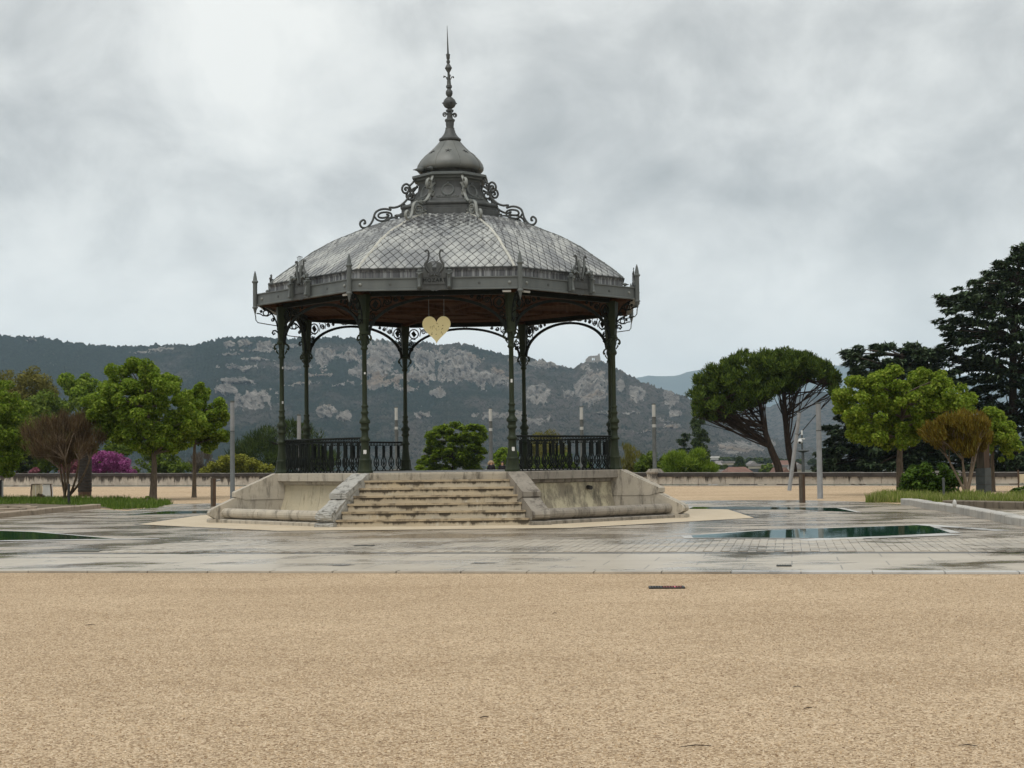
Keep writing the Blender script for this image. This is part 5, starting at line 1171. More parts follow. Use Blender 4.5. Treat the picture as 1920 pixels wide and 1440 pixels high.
def ridge(name, sky, xa, xb, step, Y0, Y1, nv, mat, cliffs=(), ledges=(), tree_h=0.0, zfoot=-14.0, rough=1.0):
    xs = np.arange(xa, xb, step); nu = len(xs); sx, sy = np.array(sky).T; yy = np.interp(xs, sx, sy)
    yy = yy - tree_h * (fbm(xs * .13, xs * 0 + 3, 3) - .5) * 2.2 - tree_h * .6 * (vn(xs * .5, xs * 0 + 9) - .5)
    Yr = Y1 + 260 * rough * (fbm(xs * .004, xs * 0 + 5, 3) - .5)
    top = np.array([P(float(x), float(y), float(Y))[:] for x, y, Y in zip(xs, yy, Yr)])
    t = np.linspace(0, 1, nv); co = np.zeros((nv + 3, nu, 3)); rock = np.zeros((nv + 3, nu)); wood = np.zeros((nv + 3, nu))
    px = xs[None, :]; bx = top[:, 0] / top[:, 1]
    for i, ti in enumerate(t):
        g = .86 * ti + .14 * ti ** 2.2
        Y = Y0 + (Yr - Y0) * ti ** .92 + rough * 150 * (fbm(xs * .018, xs * 0 + ti * 3.2 + 2, 5) - .5) * math.sin(PI * min(1, ti * 1.02)) ** .6
        z = zfoot + (top[:, 2] - zfoot) * g
        co[i, :, 1] = Y; co[i, :, 0] = bx * Y; co[i, :, 2] = z
    for j, (dy, dz) in enumerate(((120, -10), (500, -80), (1100, -1e9))):
        co[nv + j] = top; co[nv + j, :, 1] += dy; co[nv + j, :, 0] = bx * co[nv + j, :, 1]; co[nv + j, :, 2] = np.maximum(top[:, 2] + dz, zfoot) if dz > -1e8 else zfoot
    # where a point shows in the picture decides which outcrop it belongs to; the outcrop itself is displaced rock
    v = co - np.array([0, 0, EYE]); c = v[..., 1] * math.cos(PITCH) + v[..., 2] * math.sin(PITCH); b = (-v[..., 1] * math.sin(PITCH) + v[..., 2] * math.cos(PITCH)) / c * F; a = v[..., 0] / c * F
    U = 960 + a * math.cos(ROLL) - b * math.sin(ROLL); W = 720 - (a * math.sin(ROLL) + b * math.cos(ROLL))
    n1 = fbm(U * .035, W * .06, 5) - .5; n2 = fbm(U * .16, W * .05 + 40, 5) - .5; n3 = fbm(U * .30, W * .30 + 70, 4) - .5
    for cx, cy, rx, ry in cliffs:
        d = 1 - np.hypot((U - cx) / rx, (W - cy) / ry) + n1 * 1.3 + n2 * 1.0 + n3 * .5
        rock = np.maximum(rock, np.clip(d * 2.6, 0, 1))
    for cx, cy, rx, ry in ledges:
        d = 1 - np.hypot((U - cx) / rx, (W - cy - n1 * 16) / ry) + n3 * 2.2 + n2 * 1.4; rock = np.maximum(rock, np.clip(d * 1.6, 0, .85))
    rock[nv:] = 0
    co[..., 1] += rock * (n2 * 95 + n3 * 50 - 20); co[..., 1] += (1 - rock) * n3 * 26
    co[..., 2] += (1 - rock) * np.clip(fbm(U * .45, W * .6 + 5, 3) - .45, 0, 1) * 16 * (co[..., 2] > 0)
    me = grid_mesh(name, co, nu, nv + 3, mat); at_ = me.attributes.new('rock', 'FLOAT', 'POINT'); at_.data.foreach_set('value', rock.astype(np.float32).ravel())
    return tag(link(name, me), kind='structure'), (xs, Yr)
def hill_mat(name):
    m = NT(name); v = m.pos((.001, .001, .001)); r = m.n('ShaderNodeAttribute'); r.attribute_name = 'rock'; rk = r.outputs['Fac']
    sx = m.n('ShaderNodeSeparateXYZ'); m.l(m.n('ShaderNodeNewGeometry').outputs['Position'], sx.inputs[0])
    big = m.map(m.math('ADD', m.noise(m.pos((.0026, .0012, .007), loc=(1.3, 0, 0)), 1.6, 6, .65), m.map(sx.outputs[0], -900, 250, -.16, .09)), .42, .56)
    fine = m.noise(v, 150, 5, .75); mid = m.noise(v, 36, 5, .7)
    woods = m.mix(m.map(fine, .36, .62), (.012, .026, .022), (.042, .068, .046))
    woods = m.mix(m.map(mid, .55, .68, 0, .6), woods, (.045, .055, .036))
    scrub = m.mix(m.map(m.noise(v, 22, 6, .75), .40, .60), (.060, .064, .042), (.175, .148, .130)); scrub = m.mix(m.map(fine, .38, .60, 0, .55), scrub, (.24, .205, .175))
    scrub = m.mix(m.map(m.noise(v, 55, 7, .8), .50, .57), scrub, (.026, .040, .028))
    c = m.mix(big, woods, scrub)
    st = m.mix(m.map(m.noise(m.pos((.016, .016, .0035)), 1.5, 8, .78), .40, .60), (.24, .212, .188), (.66, .60, .53))
    st = m.mix(m.map(m.noise(m.pos((.006, .006, .004), loc=(3, 1, 0)), 1.2, 3, .5), .54, .66, 0, .65), st, (.47, .335, .225))
    st = m.mix(m.map(m.noise(m.pos((.040, .040, .008)), 1.2, 7, .78), .52, .60, 0, .92), st, (.070, .063, .055))
    st = m.mix(m.map(m.noise(m.pos((.03, .03, .05), loc=(8, 1, 0)), 1.0, 6, .75), .56, .63, 0, .85), st, (.035, .05, .033))
    e = m.math('ADD', rk, m.math('MULTIPLY', m.math('SUBTRACT', m.noise(m.pos((.001, .001, .0007)), 38, 8, .84), .5), 2.9))
    c = m.mix(m.map(e, .36, .50), c, st)
    h = m.math('ADD', m.noise(m.pos((.03, .03, .010)), 1, 7, .8), m.math('MULTIPLY', fine, .35))
    m.bsdf(c, 1.0, .0, bump=h, dist=40); return m.mat
M['hill'] = hill_mat('hillside')
hill, (hxs, hY) = ridge('hills', SKY_L, -900, 2500, 2.6, 1900, 3100, 150, M['hill'], CLIFF, LEDGE, tree_h=3.4)
SKY_F = [(-1500, 700), (900, 730), (1100, 728), (1180, 712), (1215, 704), (1235, 706), (1262, 706), (1290, 698), (1330, 691), (1380, 687), (1450, 680), (1520, 682), (1570, 686), (1620, 690), (1800, 705), (2000, 700), (2300, 690), (3400, 700)]
M['hill_far'] = simple('far_hillside', (.030, .045, .032), (.075, .085, .06), .006, .95, .1, bump=0)
fh, _ = ridge('hills', SKY_F, -1400, 3300, 12, 10500, 13300, 40, M['hill_far'], tree_h=1.5, rough=2.0)
# lower spur between the pine trunks
SKY_M = [(1180, 862), (1260, 800), (1330, 762), (1400, 752), (1440, 765), (1480, 745), (1530, 735), (1600, 745), (1700, 770), (1900, 800), (2200, 840), (2600, 862)]
fm, _ = ridge('hills', SKY_M, 1180, 2600, 6, 3600, 4600, 60, M['hill'], [(1395, 838, 50, 12)], [], tree_h=2.0)

# the ruined castle on its crag
def castle():
    Y = 3085.0; Y = float(np.interp(1112, hxs, hY)) - 12; c = P(1112, 676, Y); s = Y / F
    t = thing('castle_ruin', 'roofless stone castle ruin on top of the pale crag', 'castle', c)
    z0 = -8 * s; mb = MB()
    X = lambda x: (x - 1112) * s; Z = lambda y: (676 - y) * s
    # front wall with a torn-out window: pieces round the opening
    for poly in ([(1098, 684), (1098, 674), (1104, 668), (1110, 667), (1110, 684)], [(1110, 676), (1115, 676), (1115, 684), (1110, 684)], [(1110, 671), (1115, 671), (1115, 667), (1110, 667.3)], [(1115, 684), (1115, 667), (1122, 666.5), (1125, 669), (1126, 684)]):
        mb.prism([(X(x), Z(y)) for x, y in poly], (0, 0, 0), (1, 0, 0), (0, 0, 1), (0, 5, 0))
    mb.build('curtain_wall', M['ruin'], t)
    mb = MB(); mb.prism([(X(x), Z(y)) for x, y in [(1121.5, 684), (1121.5, 664.5), (1123, 663), (1124.5, 663.5), (1125.5, 672), (1126.5, 684)]], (0, 4, 0), (1, 0, 0), (0, 0, 1), (0, 14, 0)); mb.build('tower', M['ruin'], t)
    mb = MB(); mb.prism([(X(x), Z(y)) for x, y in [(1128, 690), (1128, 679), (1131, 677), (1134, 681), (1137, 686), (1137, 690)]], (0, 0, 0), (1, 0, 0), (0, 0, 1), (0, 6, 0)); mb.build('broken_wall', M['ruin'], t)
    mb = MB(); mb.box((X(1112.5), 0, Z(673.5)), (1.0 * s, 5, 5.2 * s)); mb.build('mullion', M['ruin'], t)
M['ruin'] = simple('ruin_stone', (.20, .18, .155), (.34, .31, .27), .3, .95, .1, bump=.3)
castle()

# ---- the town below, seen between the pine trunks
M['cream'] = simple('cream_render', (.50, .44, .345), (.58, .52, .42), .5, .9, .2, bump=0); M['white_r'] = simple('white_render', (.58, .57, .54), (.66, .65, .62), .5, .9, .2, bump=0)
M['rooftile'] = simple('red_roof_tiles', (.135, .075, .058), (.20, .115, .088), .6, .9, .2, bump=0); M['grey_roof'] = simple('grey_roof', (.17, .155, .15), (.25, .235, .225), .6, .9, .2, bump=0)
M['pane'] = simple('dark_pane', (.03, .032, .035), (.06, .065, .07), 1, .3, .5, bump=0)
wmb = MB(); wmb.box((0, 0, 0), (1.5, .12, 1.9)); win_me = wmb.mesh('window', M['pane'])
def house(label, x0, x1, ytop, Y, wallm, roofm, roof='flat', nwin=4, nfl=2, dep=14, wy=None):
    a, b = P(x0, ytop, Y), P(x1, ytop, Y); zb = -14.0; w = b.x - a.x; h = a.z - zb; c = Vector(((a.x + b.x) / 2, Y + dep / 2, zb))
    t = thing('town_house', label, 'building', c, 0, 'houses in the town below')
    rh = h * .16 if roof != 'flat' else 1.0
    mb = MB(); mb.box((0, 0, (h - rh) / 2), (w, dep, h - rh)); mb.build('wall', wallm, t); mb = MB(); z = h - rh
    if roof == 'flat': mb.box((0, 0, z + .4), (w + 1, dep + 1, .8))
    elif roof == 'hip': mb.add([(-w / 2 - .6, -dep / 2 - .6, z), (w / 2 + .6, -dep / 2 - .6, z), (w / 2 + .6, dep / 2 + .6, z), (-w / 2 - .6, dep / 2 + .6, z), (-w * .3, 0, h), (w * .3, 0, h)], [(0, 1, 5, 4), (1, 2, 5), (2, 3, 4, 5), (3, 0, 4), (0, 3, 2, 1)])
    else: mb.add([(-w / 2, -dep / 2 - .6, z), (w / 2, -dep / 2 - .6, z), (w / 2, dep / 2 + .6, z), (-w / 2, dep / 2 + .6, z), (0, -dep / 2 - .6, h), (0, dep / 2 + .6, h)], [(0, 1, 4), (1, 2, 5, 4), (2, 3, 5), (3, 0, 4, 5), (0, 3, 2, 1)])
    mb.build('roof', roofm, t)
    for f in range(nfl):
        for i in range(nwin): link('window', win_me, t, (-w / 2 + (i + .5) * w / nwin, -dep / 2 - .03, z - 1.9 - 3.0 * f))
house('long low cream building nearest the left pine trunk, with a row of windows', 1398, 1432, 869.5, 600, M['cream'], M['grey_roof'], 'flat', 6, 2)
house('cream block with dark windows between the two pine trunks', 1455, 1486, 871, 560, M['cream'], M['grey_roof'], 'flat', 5, 2)
house('large brown-red roofed house low above the parapet', 1366, 1420, 876, 330, M['cream'], M['rooftile'], 'hip', 4, 1, 18)
house('red-brown roofed gable just above the parapet between the pine trunks', 1459, 1488, 877, 340, M['cream'], M['rooftile'], 'gable', 3, 1, 16)
house('pale tower block left of the dark far tree', 1362, 1378, 864, 680, M['cream'], M['grey_roof'], 'flat', 3, 3)
house('white flat-roofed block with a bright top at the edge of the green shrub', 1333, 1347, 855, 760, M['white_r'], M['white_r'], 'flat', 3, 3)
house('brown-roofed long house left of the pale tower block', 1340, 1363, 864, 700, M['cream'], M['grey_roof'], 'hip', 4, 1)
house('low white wall of a house close to the parapet, left of the red roof', 1350, 1368, 880, 350, M['white_r'], M['grey_roof'], 'flat', 2, 1)
house('pink-roofed terrace far behind, right of the left pine trunk', 1452, 1500, 863.5, 780, M['cream'], M['rooftile'], 'hip', 8, 1)
house('cream house with a brown gable right behind the right pine trunk', 1488, 1506, 868, 520, M['cream'], M['grey_roof'], 'gable', 3, 2)
house('pale house far behind, with a small raised roof', 1403, 1424, 864.5, 760, M['white_r'], M['grey_roof'], 'gable', 4, 1)
house('pale building glimpsed right of the right front column above the parapet', 1166, 1206, 873, 420, M['cream'], M['white_r'], 'flat', 5, 2)
bush('far_tree', 'dark tree between the houses of the town', [(1378, 885), (1380, 862), (1388, 855), (1396, 862), (1400, 885)], 480, 14, 6, 3, 1500, 1.2, .7, M['lf_dark'])
bush('far_tree', 'green tree in front of the houses near the left pine trunk', [(1425, 888), (1428, 872), (1438, 868), (1446, 874), (1450, 888)], 400, 14, 6, 3, 1500, 1.0, .6, M['lf_back'])
bush('far_tree', 'dark hedge of trees in front of the town at the left', [(1344, 886), (1348, 874), (1360, 872), (1368, 878), (1368, 888)], 380, 14, 5, 2, 1500, .9, .5, M['lf_dark'])
bush('treeline', 'row of dark trees along the far edge of the town', [(1335, 870), (1340, 858), (1400, 860), (1460, 861), (1520, 862), (1560, 870)], 900, 60, 5, 10, 4500, 2.4, 1.5, M['lf_dark'])

# ---- the damp air
hb = MB(); hb.box((0, 7400, 482), (31500, 15200, 996)); 
def haze():
    m = NT('damp_air'); v = m.n('ShaderNodeVolumePrincipled'); v.inputs['Color'].default_value = (.65, .83, 1.0, 1); v.inputs['Density'].default_value = HAZE; v.inputs['Anisotropy'].default_value = 0.2
    m.l(v.outputs[0], m.out.inputs['Volume']); return m.mat
HAZE = .000076
tag(hb.build('haze', haze()), kind='stuff')
# ================================================================== PARAPET, LAMPS, POSTS, PEOPLE
def wall_at(px):                                        # where a picture column meets the parapet line
    r = ray(px, 900); n = WN; t = (WA.x * n.x + WA.y * n.y) / (r.x * n.x + r.y * n.y); return Vector((r.x * t, r.y * t, 0))
def wall_top(p): return 1.10 - .40 * max(-.25, min(1.3, ((p - WA).dot(WD)) / (WB - WA).length))
wall = thing('parapet_wall', 'long low stone parapet with a blackened coping along the edge of the terrace', 'wall', WA)
Lw = (WB - WA).length; t = -26.0; waz = math.atan2(WD.y, WD.x); PIERS = [wall_at(x) for x in (744, 921, 1092, 1228)]
while t < Lw + 26:
    l = random.uniform(1.5, 2.1); p = WA + WD * (t + l / 2); h = wall_top(p); q = p - WA
    mb = MB(); mb.box((q.x, q.y, (h - .15) / 2 + .06), (l - .025, .42, h - .27), waz); mb.build('stone_block', M['wall_stone'], wall)
    t += l
t = -26.0
while t < Lw + 26:
    l = random.uniform(2.6, 3.8); p = WA + WD * (t + l / 2); h = wall_top(p); q = p - WA
    mb = MB(); mb.box((q.x, q.y, h - .12), (l - .012, .60, .22), waz); c = mb.build('coping', M['coping_dark'], wall)
    mb = MB(); mb.box((q.x, q.y, h + .005), (l - .02, .56, .028), waz); mb.build('coping_top', M['coping_edge'], c)
    mb = MB(); mb.box((q.x, q.y, .03), (l - .02, .54, .07), waz); mb.build('footing_stone', M['wall_stone'], wall); t += l
for p in PIERS:
    q = p - WA; h = wall_top(p)
    mb = MB(); mb.box((q.x, q.y, h / 2 - .05), (.7, .7, h - .02), waz); pr = mb.build('pier', M['wall_stone'], wall)
    mb = MB(); mb.lathe([(.50, h - .07), (.55, h - .02), (.55, h + .08), (.46, h + .13), (.42, h + .22), (.30, h + .24)], 4, c=(q.x, q.y, 0), rot=waz + PI / 4); mb.build('pier_cap', M['stone_grey'], pr)

def lamp_mesh(H, w, tube, band=True):
    a = MB(); a.lathe([(w * .55, 0), (w * .5, .02), (w * .46, H - tube)], 10); b = MB(); b.lathe([(w * .44, H - tube + .004), (w * .44, H - .06)], 12); c = MB(); c.lathe([(w * .47, H - .058), (w * .47, H), (.01, H + .01)], 10)
    d = MB(); d.lathe([(w * .50, H - tube - .02), (w * .50, H - tube + .003)], 10)
    return a, b, c, d
def lamp(label, loc, H, w, tube, tilt=0.0, post=None, tubem=None, sign=False, group='tubular lamp posts'):
    t = thing('lamp_post', label, 'lamp post', loc, 0, group); t.rotation_euler = (0, tilt, 0); a, b, c, d = lamp_mesh(H, w, tube)
    a.build('post', post or M['steel_dark'], t, 40); b.build('light_tube', tubem or M['lamp_tube'], t, 40); c.build('cap', M['steel_dark'], t, 40); d.build('collar', M['black'], t, 40)
    if sign: mb = MB(); mb.lathe([(w * .48, H - tube - .62), (w * .48, H - tube - .44)], 10); mb.build('white_band', M['lamp_tube'], t, 40)
    return t
for x, yt, lab in ((744, 763, 'white-topped lamp post on the parapet, left of the rear left column'), (921, 765, 'white-topped lamp post on the parapet, behind the two people'), (1092, 762, 'white-topped lamp post on the parapet, behind the right railing'), (1222, 757, 'white-topped lamp post standing on the stone pier right of the bandstand')):
    p = wall_at(x + (6 if x > 1200 else 0)) if x > 1200 else wall_at(x); h0 = wall_top(p) + .22; H = P(x, yt, p.y).z - h0; lamp(lab, Vector((p.x, p.y, h0)), H, .25, 32 * p.y / F * .78, sign=True)
M['post_grey'] = simple('painted_post', (.11, .12, .12), (.15, .16, .158), 4, .6, .25, bump=0)
p = G(436, 945); lamp('tall grey lamp column with a light upper section left of the bandstand', p, P(435, 752, p.y).z, .20, 56 * p.y / F, post=M['post_grey'], tubem=M['steel'], group='tall light columns')
p = P(561, 890, 66); p.z = 0; lamp('tall pale lamp column seen behind the left railing', p, P(560, 777, 66).z, .20, 1.6, post=M['steel'], tubem=M['steel'], group='tall light columns')
p = G(1538, 935); lamp('tall upright grey light column on the right side of the square', p, P(1533, 755, p.y).z, .225, 52 * p.y / F, post=M['steel'], tubem=M['steel'], group='tall light columns')
p = G(1480, 920); q = P(1499, 772, p.y); lamp('leaning grey light column in front of the pine trunks', p, (q - p).length, .20, 42 * p.y / F, math.atan2(q.x - p.x, q.z - p.z), post=M['steel'], tubem=M['steel'], group='tall light columns')
def bollard(label, px, py, ptop, w, d, lampside=None):
    p = G(px, py); H = P(px, ptop, p.y).z; t = thing('timber_bollard', label, 'bollard', p, rad(12), 'timber bollards')
    mb = MB(); mb.box((0, 0, H / 2), (w, d, H)); mb.box((0, 0, H + .006), (w + .012, d + .012, .014)); mb.build('post', M['timber'], t); mb = MB(); mb.box((w * .18, -d / 2 - .004, H / 2), (w * .5, .008, H * .98)); mb.build('metal_face', M['brown'], t)
    if lampside: mb = MB(); mb.tube([(w / 2, 0, H - .1), (w / 2 + .16, 0, H - .06)], .035, 8); mb.build('small_lamp', M['steel'], t)
bollard('dark timber bollard with a little lamp left of the bandstand, by the grey lamp column', 400, 950, 897, .20, .2, True)
bollard('dark timber bollard on the wet paving between the two light columns', 1504.5, 943, 889, .165, .165)
# camera mast and disc lamp behind the parapet
p = P(1505, 880, 96); p.z = gz(p.x, p.y); t = thing('camera_mast', 'slim dark mast with a white dome camera beside the leaning light column', 'mast', p)
zt = P(1502, 815, 96).z - p.z; mb = MB(); mb.tube([(0, 0, 0), (0, 0, zt)], [.09, .05], 8); mb.build('pole', M['steel_dark'], t)
zc = P(1502, 828, 96).z - p.z; mb = MB(); mb.sphere((-.14, -.05, zc), .17, 10, 7); mb.box((-.02, -.05, zc + .18), (.36, .12, .08)); mb.build('dome_camera', M['white'], t, 60)
mb = MB(); mb.sphere((-.18, -.15, zc - .05), .09, 8, 6); mb.build('lens', M['black'], t, 60)
mb = MB(); mb.tube([(0, 0, zt - .02), (0, 0, zt + .28)], .06, 8); mb.build('aerial', M['white'], t)
p = P(1507, 880, 92); p.z = gz(p.x, p.y); t = thing('disc_lamp', 'dark street lamp with a flat disc head below the white dome camera', 'street lamp', p)
zt = P(1506, 846, 92).z - p.z; mb = MB(); mb.tube([(0, 0, 0), (0, 0, zt)], [.08, .055], 8); mb.build('pole', M['steel_dark'], t); mb = MB(); mb.lathe([(.06, zt - .1), (.30, zt - .02), (.36, zt + .02), (.34, zt + .06), (.05, zt + .1)], 16); mb.build('lamp_head', M['steel_dark'], t, 40)
# pillars
M['sheet'] = simple('dark_sheeting', (.020, .018, .016), (.040, .036, .032), 4, .7, .12, stretch=(1, 1, 5), bump=.002)
p = G(159, 931); t = thing('wrapped_pillar', 'round pillar wrapped in dark ribbed sheeting behind the bare shrub tree', 'pillar', p); H = P(160, 818, p.y).z; r = 12.0 * p.y / F
mb = MB(); mb.lathe([(r, .0), (r, H)], 20); mb.build('post', M['brown'], t, 40)
n = 14
for i in range(n):
    z0 = .25 + i * (H * .72) / n; mb = MB(); mb.lathe([(r + .004, z0), (r + .02, z0 + .012), (r + .02, z0 + H * .72 / n - .03), (r + .004, z0 + H * .72 / n - .012)], 20); mb.build('sheet_band', M['sheet'], t, 40)
p = G(1845, 933.5); t = thing('wrapped_pillar', 'square brown pillar with grey boards round its foot, behind the bronze shrub tree', 'pillar', p, rad(38)); H = P(1845, 800, p.y).z; r = 24.0 * p.y / F / 1.40
mb = MB(); mb.box((0, 0, H / 2), (r, r, H)); mb.build('post', M['brown'], t)
z0, z1 = P(1845, 924, p.y).z, P(1845, 877, p.y).z
for s, (dx, dy, wx, wy) in enumerate(((0, -r / 2 - .02, r + .05, .03), (r / 2 + .02, 0, .03, r + .05), (-r / 2 - .02, 0, .03, r + .05))):
    for i in range(3): mb = MB(); hh = (z1 - z0) / 3; mb.box((dx, dy, z0 + hh * (i + .5)), (wx - .004 * s, wy - .004 * s, hh - .012)); mb.build('board', M['steel_dark'], t)
mb = MB(); mb.box((-r / 2 - .012, -.02, (H + z1) / 2), (.02, r * .9, H - z1)); mb.build('pale_face', M['timber'], t)
p = G(1770, 940); t = thing('metal_post', 'short slim grey-green post in the grass in front of the round bush', 'post', p); H = P(1769, 897, p.y).z; mb = MB(); mb.lathe([(.045, 0), (.045, H), (.02, H + .02)], 10); mb.build('post', M['steel_dark'], t, 40); mb = MB(); mb.lathe([(.052, 0), (.052, .03)], 10); mb.build('foot_plate', M['black'], t)
p = G(129, 946); t = thing('metal_post', 'short dark post in front of the stems of the bare shrub tree', 'post', p); H = P(130, 908, p.y).z; mb = MB(); mb.lathe([(.055, 0), (.055, H), (.02, H + .02)], 10); mb.build('post', M['black'], t, 40); mb = MB(); mb.lathe([(.07, 0), (.07, .03)], 10); mb.build('foot_plate', M['steel_dark'], t)
p = G(1, 936); t = thing('sign_post', 'black and pale upright board cut by the left edge of the picture', 'post', p); H = P(2, 900, p.y).z; mb = MB(); mb.box((0, 0, H / 2), (.12, .1, H)); mb.build('black_post', M['black'], t); mb = MB(); mb.box((.10, 0, H / 2 - .02), (.06, .08, H - .04)); mb.build('pale_edge', M['lamp_tube'], t)
# pair of bins
for x, m, lab in ((69.5, 'stone_yellow', 'cream waste bin, left one of a pair by the left grass strip'), (89.5, 'white', 'greyish white waste bin, right one of a pair by the left grass strip')):
    p = G(x, 934); w = 15.5 * p.y / F; H = P(x, 908, p.y).z; t = thing('waste_bin', lab, 'bin', p, 0, 'waste bins'); mb = MB(); mb.prism([(-w * .5, .03), (w * .5, .03), (w * .42, H), (-w * .42, H)], (0, 0, 0), (1, 0, 0), (0, 0, 1), (0, .45, 0)); mb.build('body', M[m], t)
    mb = MB(); mb.box((0, 0, H + .012), (w * .92, .5, .024)); mb.build('lid', M['timber'], t)
    s = -1 if x < 80 else 1; mb = MB(); mb.tube([(s * w * .56, -.2, 0), (s * w * .60, -.2, H * .4), (s * w * .50, -.2, H * 1.0)], .035, 5); mb.build('side_rail', M['brown'], t)
    mb = MB(); mb.box((0, -.232, H * .55), (.02, .012, H * .85)); mb.build('front_seam', M['white'], t)
# bench glimpsed behind the bush and a frame at the right edge
p = G(1795, 924); t = thing('park_bench', 'slatted bench half hidden behind the right side of the round bush', 'bench', p + Vector((0, 2, 0)), rad(-10))
for i, z in enumerate((.45, .62, .76, .90)): mb = MB(); mb.box((0, .0 if i else -.15, z), (1.5, .03 if i else .32, .08 if i else .03)); mb.build('slat', M['strip'], t)
for x in (-.6, .6): mb = MB(); mb.box((x, -.02, .46), (.05, .06, .92)); mb.box((x, -.28, .22), (.05, .05, .44)); mb.build('leg', M['steel_dark'], t)
p = G(1920, 917); t = thing('notice_frame', 'brown framed yellowish notice board at the right edge of the picture, before the parapet', 'notice board', p); mb = MB(); mb.box((0, 0, .50), (.40, .05, .40)); mb.build('panel', M['stone_yellow'], t)
for x in (-.25, .25): mb = MB(); mb.box((x, 0, .45), (.05, .07, .9)); mb.build('frame_post', M['brown'], t)

# ---- two people at the parapet, seen over the deck
M['skin'] = simple('skin', (.42, .26, .19), (.50, .32, .24), 8, .6, .3, bump=0); M['coat_dark'] = simple('dark_coat', (.010, .010, .013), (.022, .02, .024), 6, .85, .2, bump=0); M['trouser'] = simple('dark_trousers', (.02, .022, .03), (.035, .04, .05), 6, .85, .2, bump=0)
M['hair_light'] = simple('light_brown_hair', (.20, .145, .085), (.33, .25, .16), 20, .6, .3, bump=0); M['hair_dark'] = simple('dark_hair', (.012, .009, .007), (.03, .022, .016), 20, .5, .3, bump=0)
def skinned(name, verts, edges, radii, mat, parent, sub=2):
    me = bpy.data.meshes.new(name); me.from_pydata(verts, edges, []); o = bpy.data.objects.new(name + '_tmp', me); COL.objects.link(o)
    o.modifiers.new('s', 'SKIN')
    for i, r in enumerate(radii): me.skin_vertices[0].data[i].radius = r if isinstance(r, tuple) else (r, r)
    me.skin_vertices[0].data[0].use_root = True; ss_ = o.modifiers.new('u', 'SUBSURF'); ss_.levels = sub; ss_.render_levels = sub
    dg = bpy.context.evaluated_depsgraph_get(); out = bpy.data.meshes.new_from_object(o.evaluated_get(dg)); bpy.data.objects.remove(o)
    out.materials.clear(); out.materials.append(mat); out.name = name; out.polygons.foreach_set('use_smooth', [True] * len(out.polygons)); return link(name, out, parent)
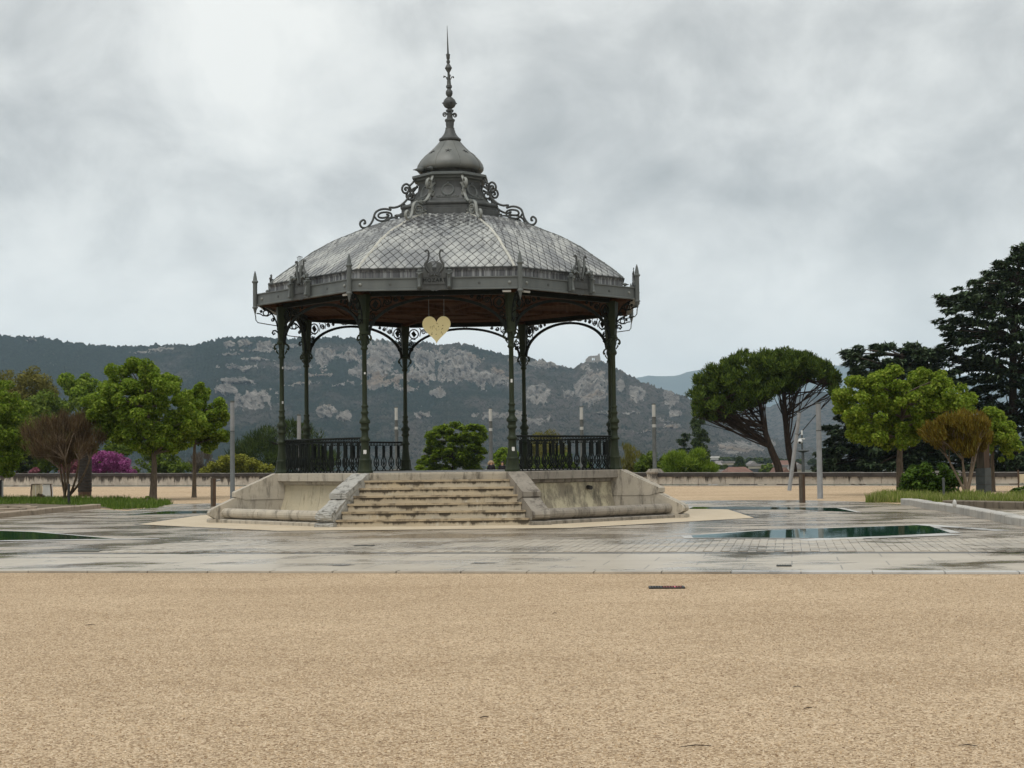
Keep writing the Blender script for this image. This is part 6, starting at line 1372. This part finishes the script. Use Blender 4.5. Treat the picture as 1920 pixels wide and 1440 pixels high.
def person(label, loc, rz, H, hair, long_hair):
    t = thing('person', label, 'person', loc, rz, 'people by the parapet'); s = H / 1.72; V = []; E = []; R = []
    def v(x, y, z, r): V.append((x * s, y * s, z * s)); R.append((r[0] * s, r[1] * s) if isinstance(r, tuple) else r * s); return len(V) - 1
    pel = v(0, 0, .95, (.15, .11)); wa = v(0, 0, 1.10, (.135, .10)); ch = v(0, -.01, 1.30, (.165, .12)); nb = v(0, 0, 1.44, (.075, .07)); nk = v(0, .0, 1.49, .052); hd = v(0, -.015, 1.57, (.072, .085)); hd2 = v(0, -.015, 1.65, (.070, .086))
    E += [(pel, wa), (wa, ch), (ch, nb), (nb, nk), (nk, hd), (hd, hd2)]
    for sg in (-1, 1):
        sh = v(sg * .17, 0, 1.40, .058); el = v(sg * .23, .02, 1.13, .044); wr = v(sg * .20, -.10, .90, .032); ha = v(sg * .19, -.13, .82, .036); E += [(nb, sh), (sh, el), (el, wr), (wr, ha)]
        for k in range(4): f = v(sg * .19 + (k - 1.5) * .017, -.145, .775 - .006 * (k % 2), .0085); f2 = v(sg * .19 + (k - 1.5) * .018, -.14, .735 + .004 * k, .0075); E += [(ha, f), (f, f2)]
        th = v(sg * .155, -.15, .80, .010); th2 = v(sg * .15, -.16, .765, .008); E += [(ha, th), (th, th2)]
        hp = v(sg * .095, 0, .88, .085); kn = v(sg * .10, -.01, .49, .055); an = v(sg * .10, .02, .08, .038); to = v(sg * .115, -.13, .03, .036); E += [(pel, hp), (hp, kn), (kn, an), (an, to)]
    b = skinned('body', V, E, R, M['skin'], t)
    # clothes follow the body
    jv, je, jr = [], [], []
    def j(x, y, z, r): jv.append((x * s, y * s, z * s)); jr.append((r[0] * s, r[1] * s) if isinstance(r, tuple) else r * s); return len(jv) - 1
    a0 = j(0, 0, .86, (.19, .14)); a1 = j(0, 0, 1.10, (.165, .125)); a2 = j(0, -.01, 1.30, (.19, .14)); a3 = j(0, 0, 1.43, (.10, .09)); je += [(a0, a1), (a1, a2), (a2, a3)]
    for sg in (-1, 1): q1 = j(sg * .175, 0, 1.40, .075); q2 = j(sg * .235, .02, 1.13, .062); q3 = j(sg * .205, -.09, .92, .05); je += [(a3, q1), (q1, q2), (q2, q3)]
    skinned('coat', jv, je, jr, M['coat_dark'], t)
    tv = [(0, 0, .93 * s)]; te = []; tr = [(.16 * s, .12 * s)]
    for sg in (-1, 1): n = len(tv); tv += [(sg * .095 * s, 0, .85 * s), (sg * .10 * s, -.01, .49 * s), (sg * .10 * s, .02, .10 * s)]; tr += [.10 * s, .072 * s, .06 * s]; te += [(0, n), (n, n + 1), (n + 1, n + 2)]
    skinned('trousers', tv, te, tr, M['trouser'], t)
    mb = MB()
    if long_hair: mb.sphere((0, .035 * s, 1.62 * s), .145 * s, 12, 8, (1.25, .85, .9)); mb.sphere((-.13 * s, .05 * s, 1.56 * s), .09 * s, 8, 6, (1, .8, 1.1)); mb.sphere((.13 * s, .05 * s, 1.56 * s), .09 * s, 8, 6, (1, .8, 1.1))
    else: mb.sphere((0, .025 * s, 1.655 * s), .098 * s, 12, 8, (1, 1, .82))
    mb.build('hair', hair, t, 60)
    f = MB(); f.sphere((-.028 * s, -.100 * s, 1.605 * s), .011 * s, 6, 4); f.sphere((.028 * s, -.100 * s, 1.605 * s), .011 * s, 6, 4); f.build('eyes', M['hair_dark'], t); f = MB(); f.sphere((0, -.108 * s, 1.575 * s), .016 * s, 6, 5, (.8, 1, 1.4)); f.build('nose', M['skin'], t); f = MB(); f.box((0, -.098 * s, 1.535 * s), (.045 * s, .012 * s, .01 * s)); f.build('mouth', M['rust'], t)
    return t
for x, lab, hair, lh, Hh, rz in ((921, 'person with full light brown hair and black coat before the parapet', M['hair_light'], True, 1.64, .3), (942, 'person with short dark hair and black coat, nearer the right front column', M['hair_dark'], False, 1.60, -.2)):
    p = P(x, 880, 88); p.z = 0; person(lab, p, rz, Hh, hair, lh)
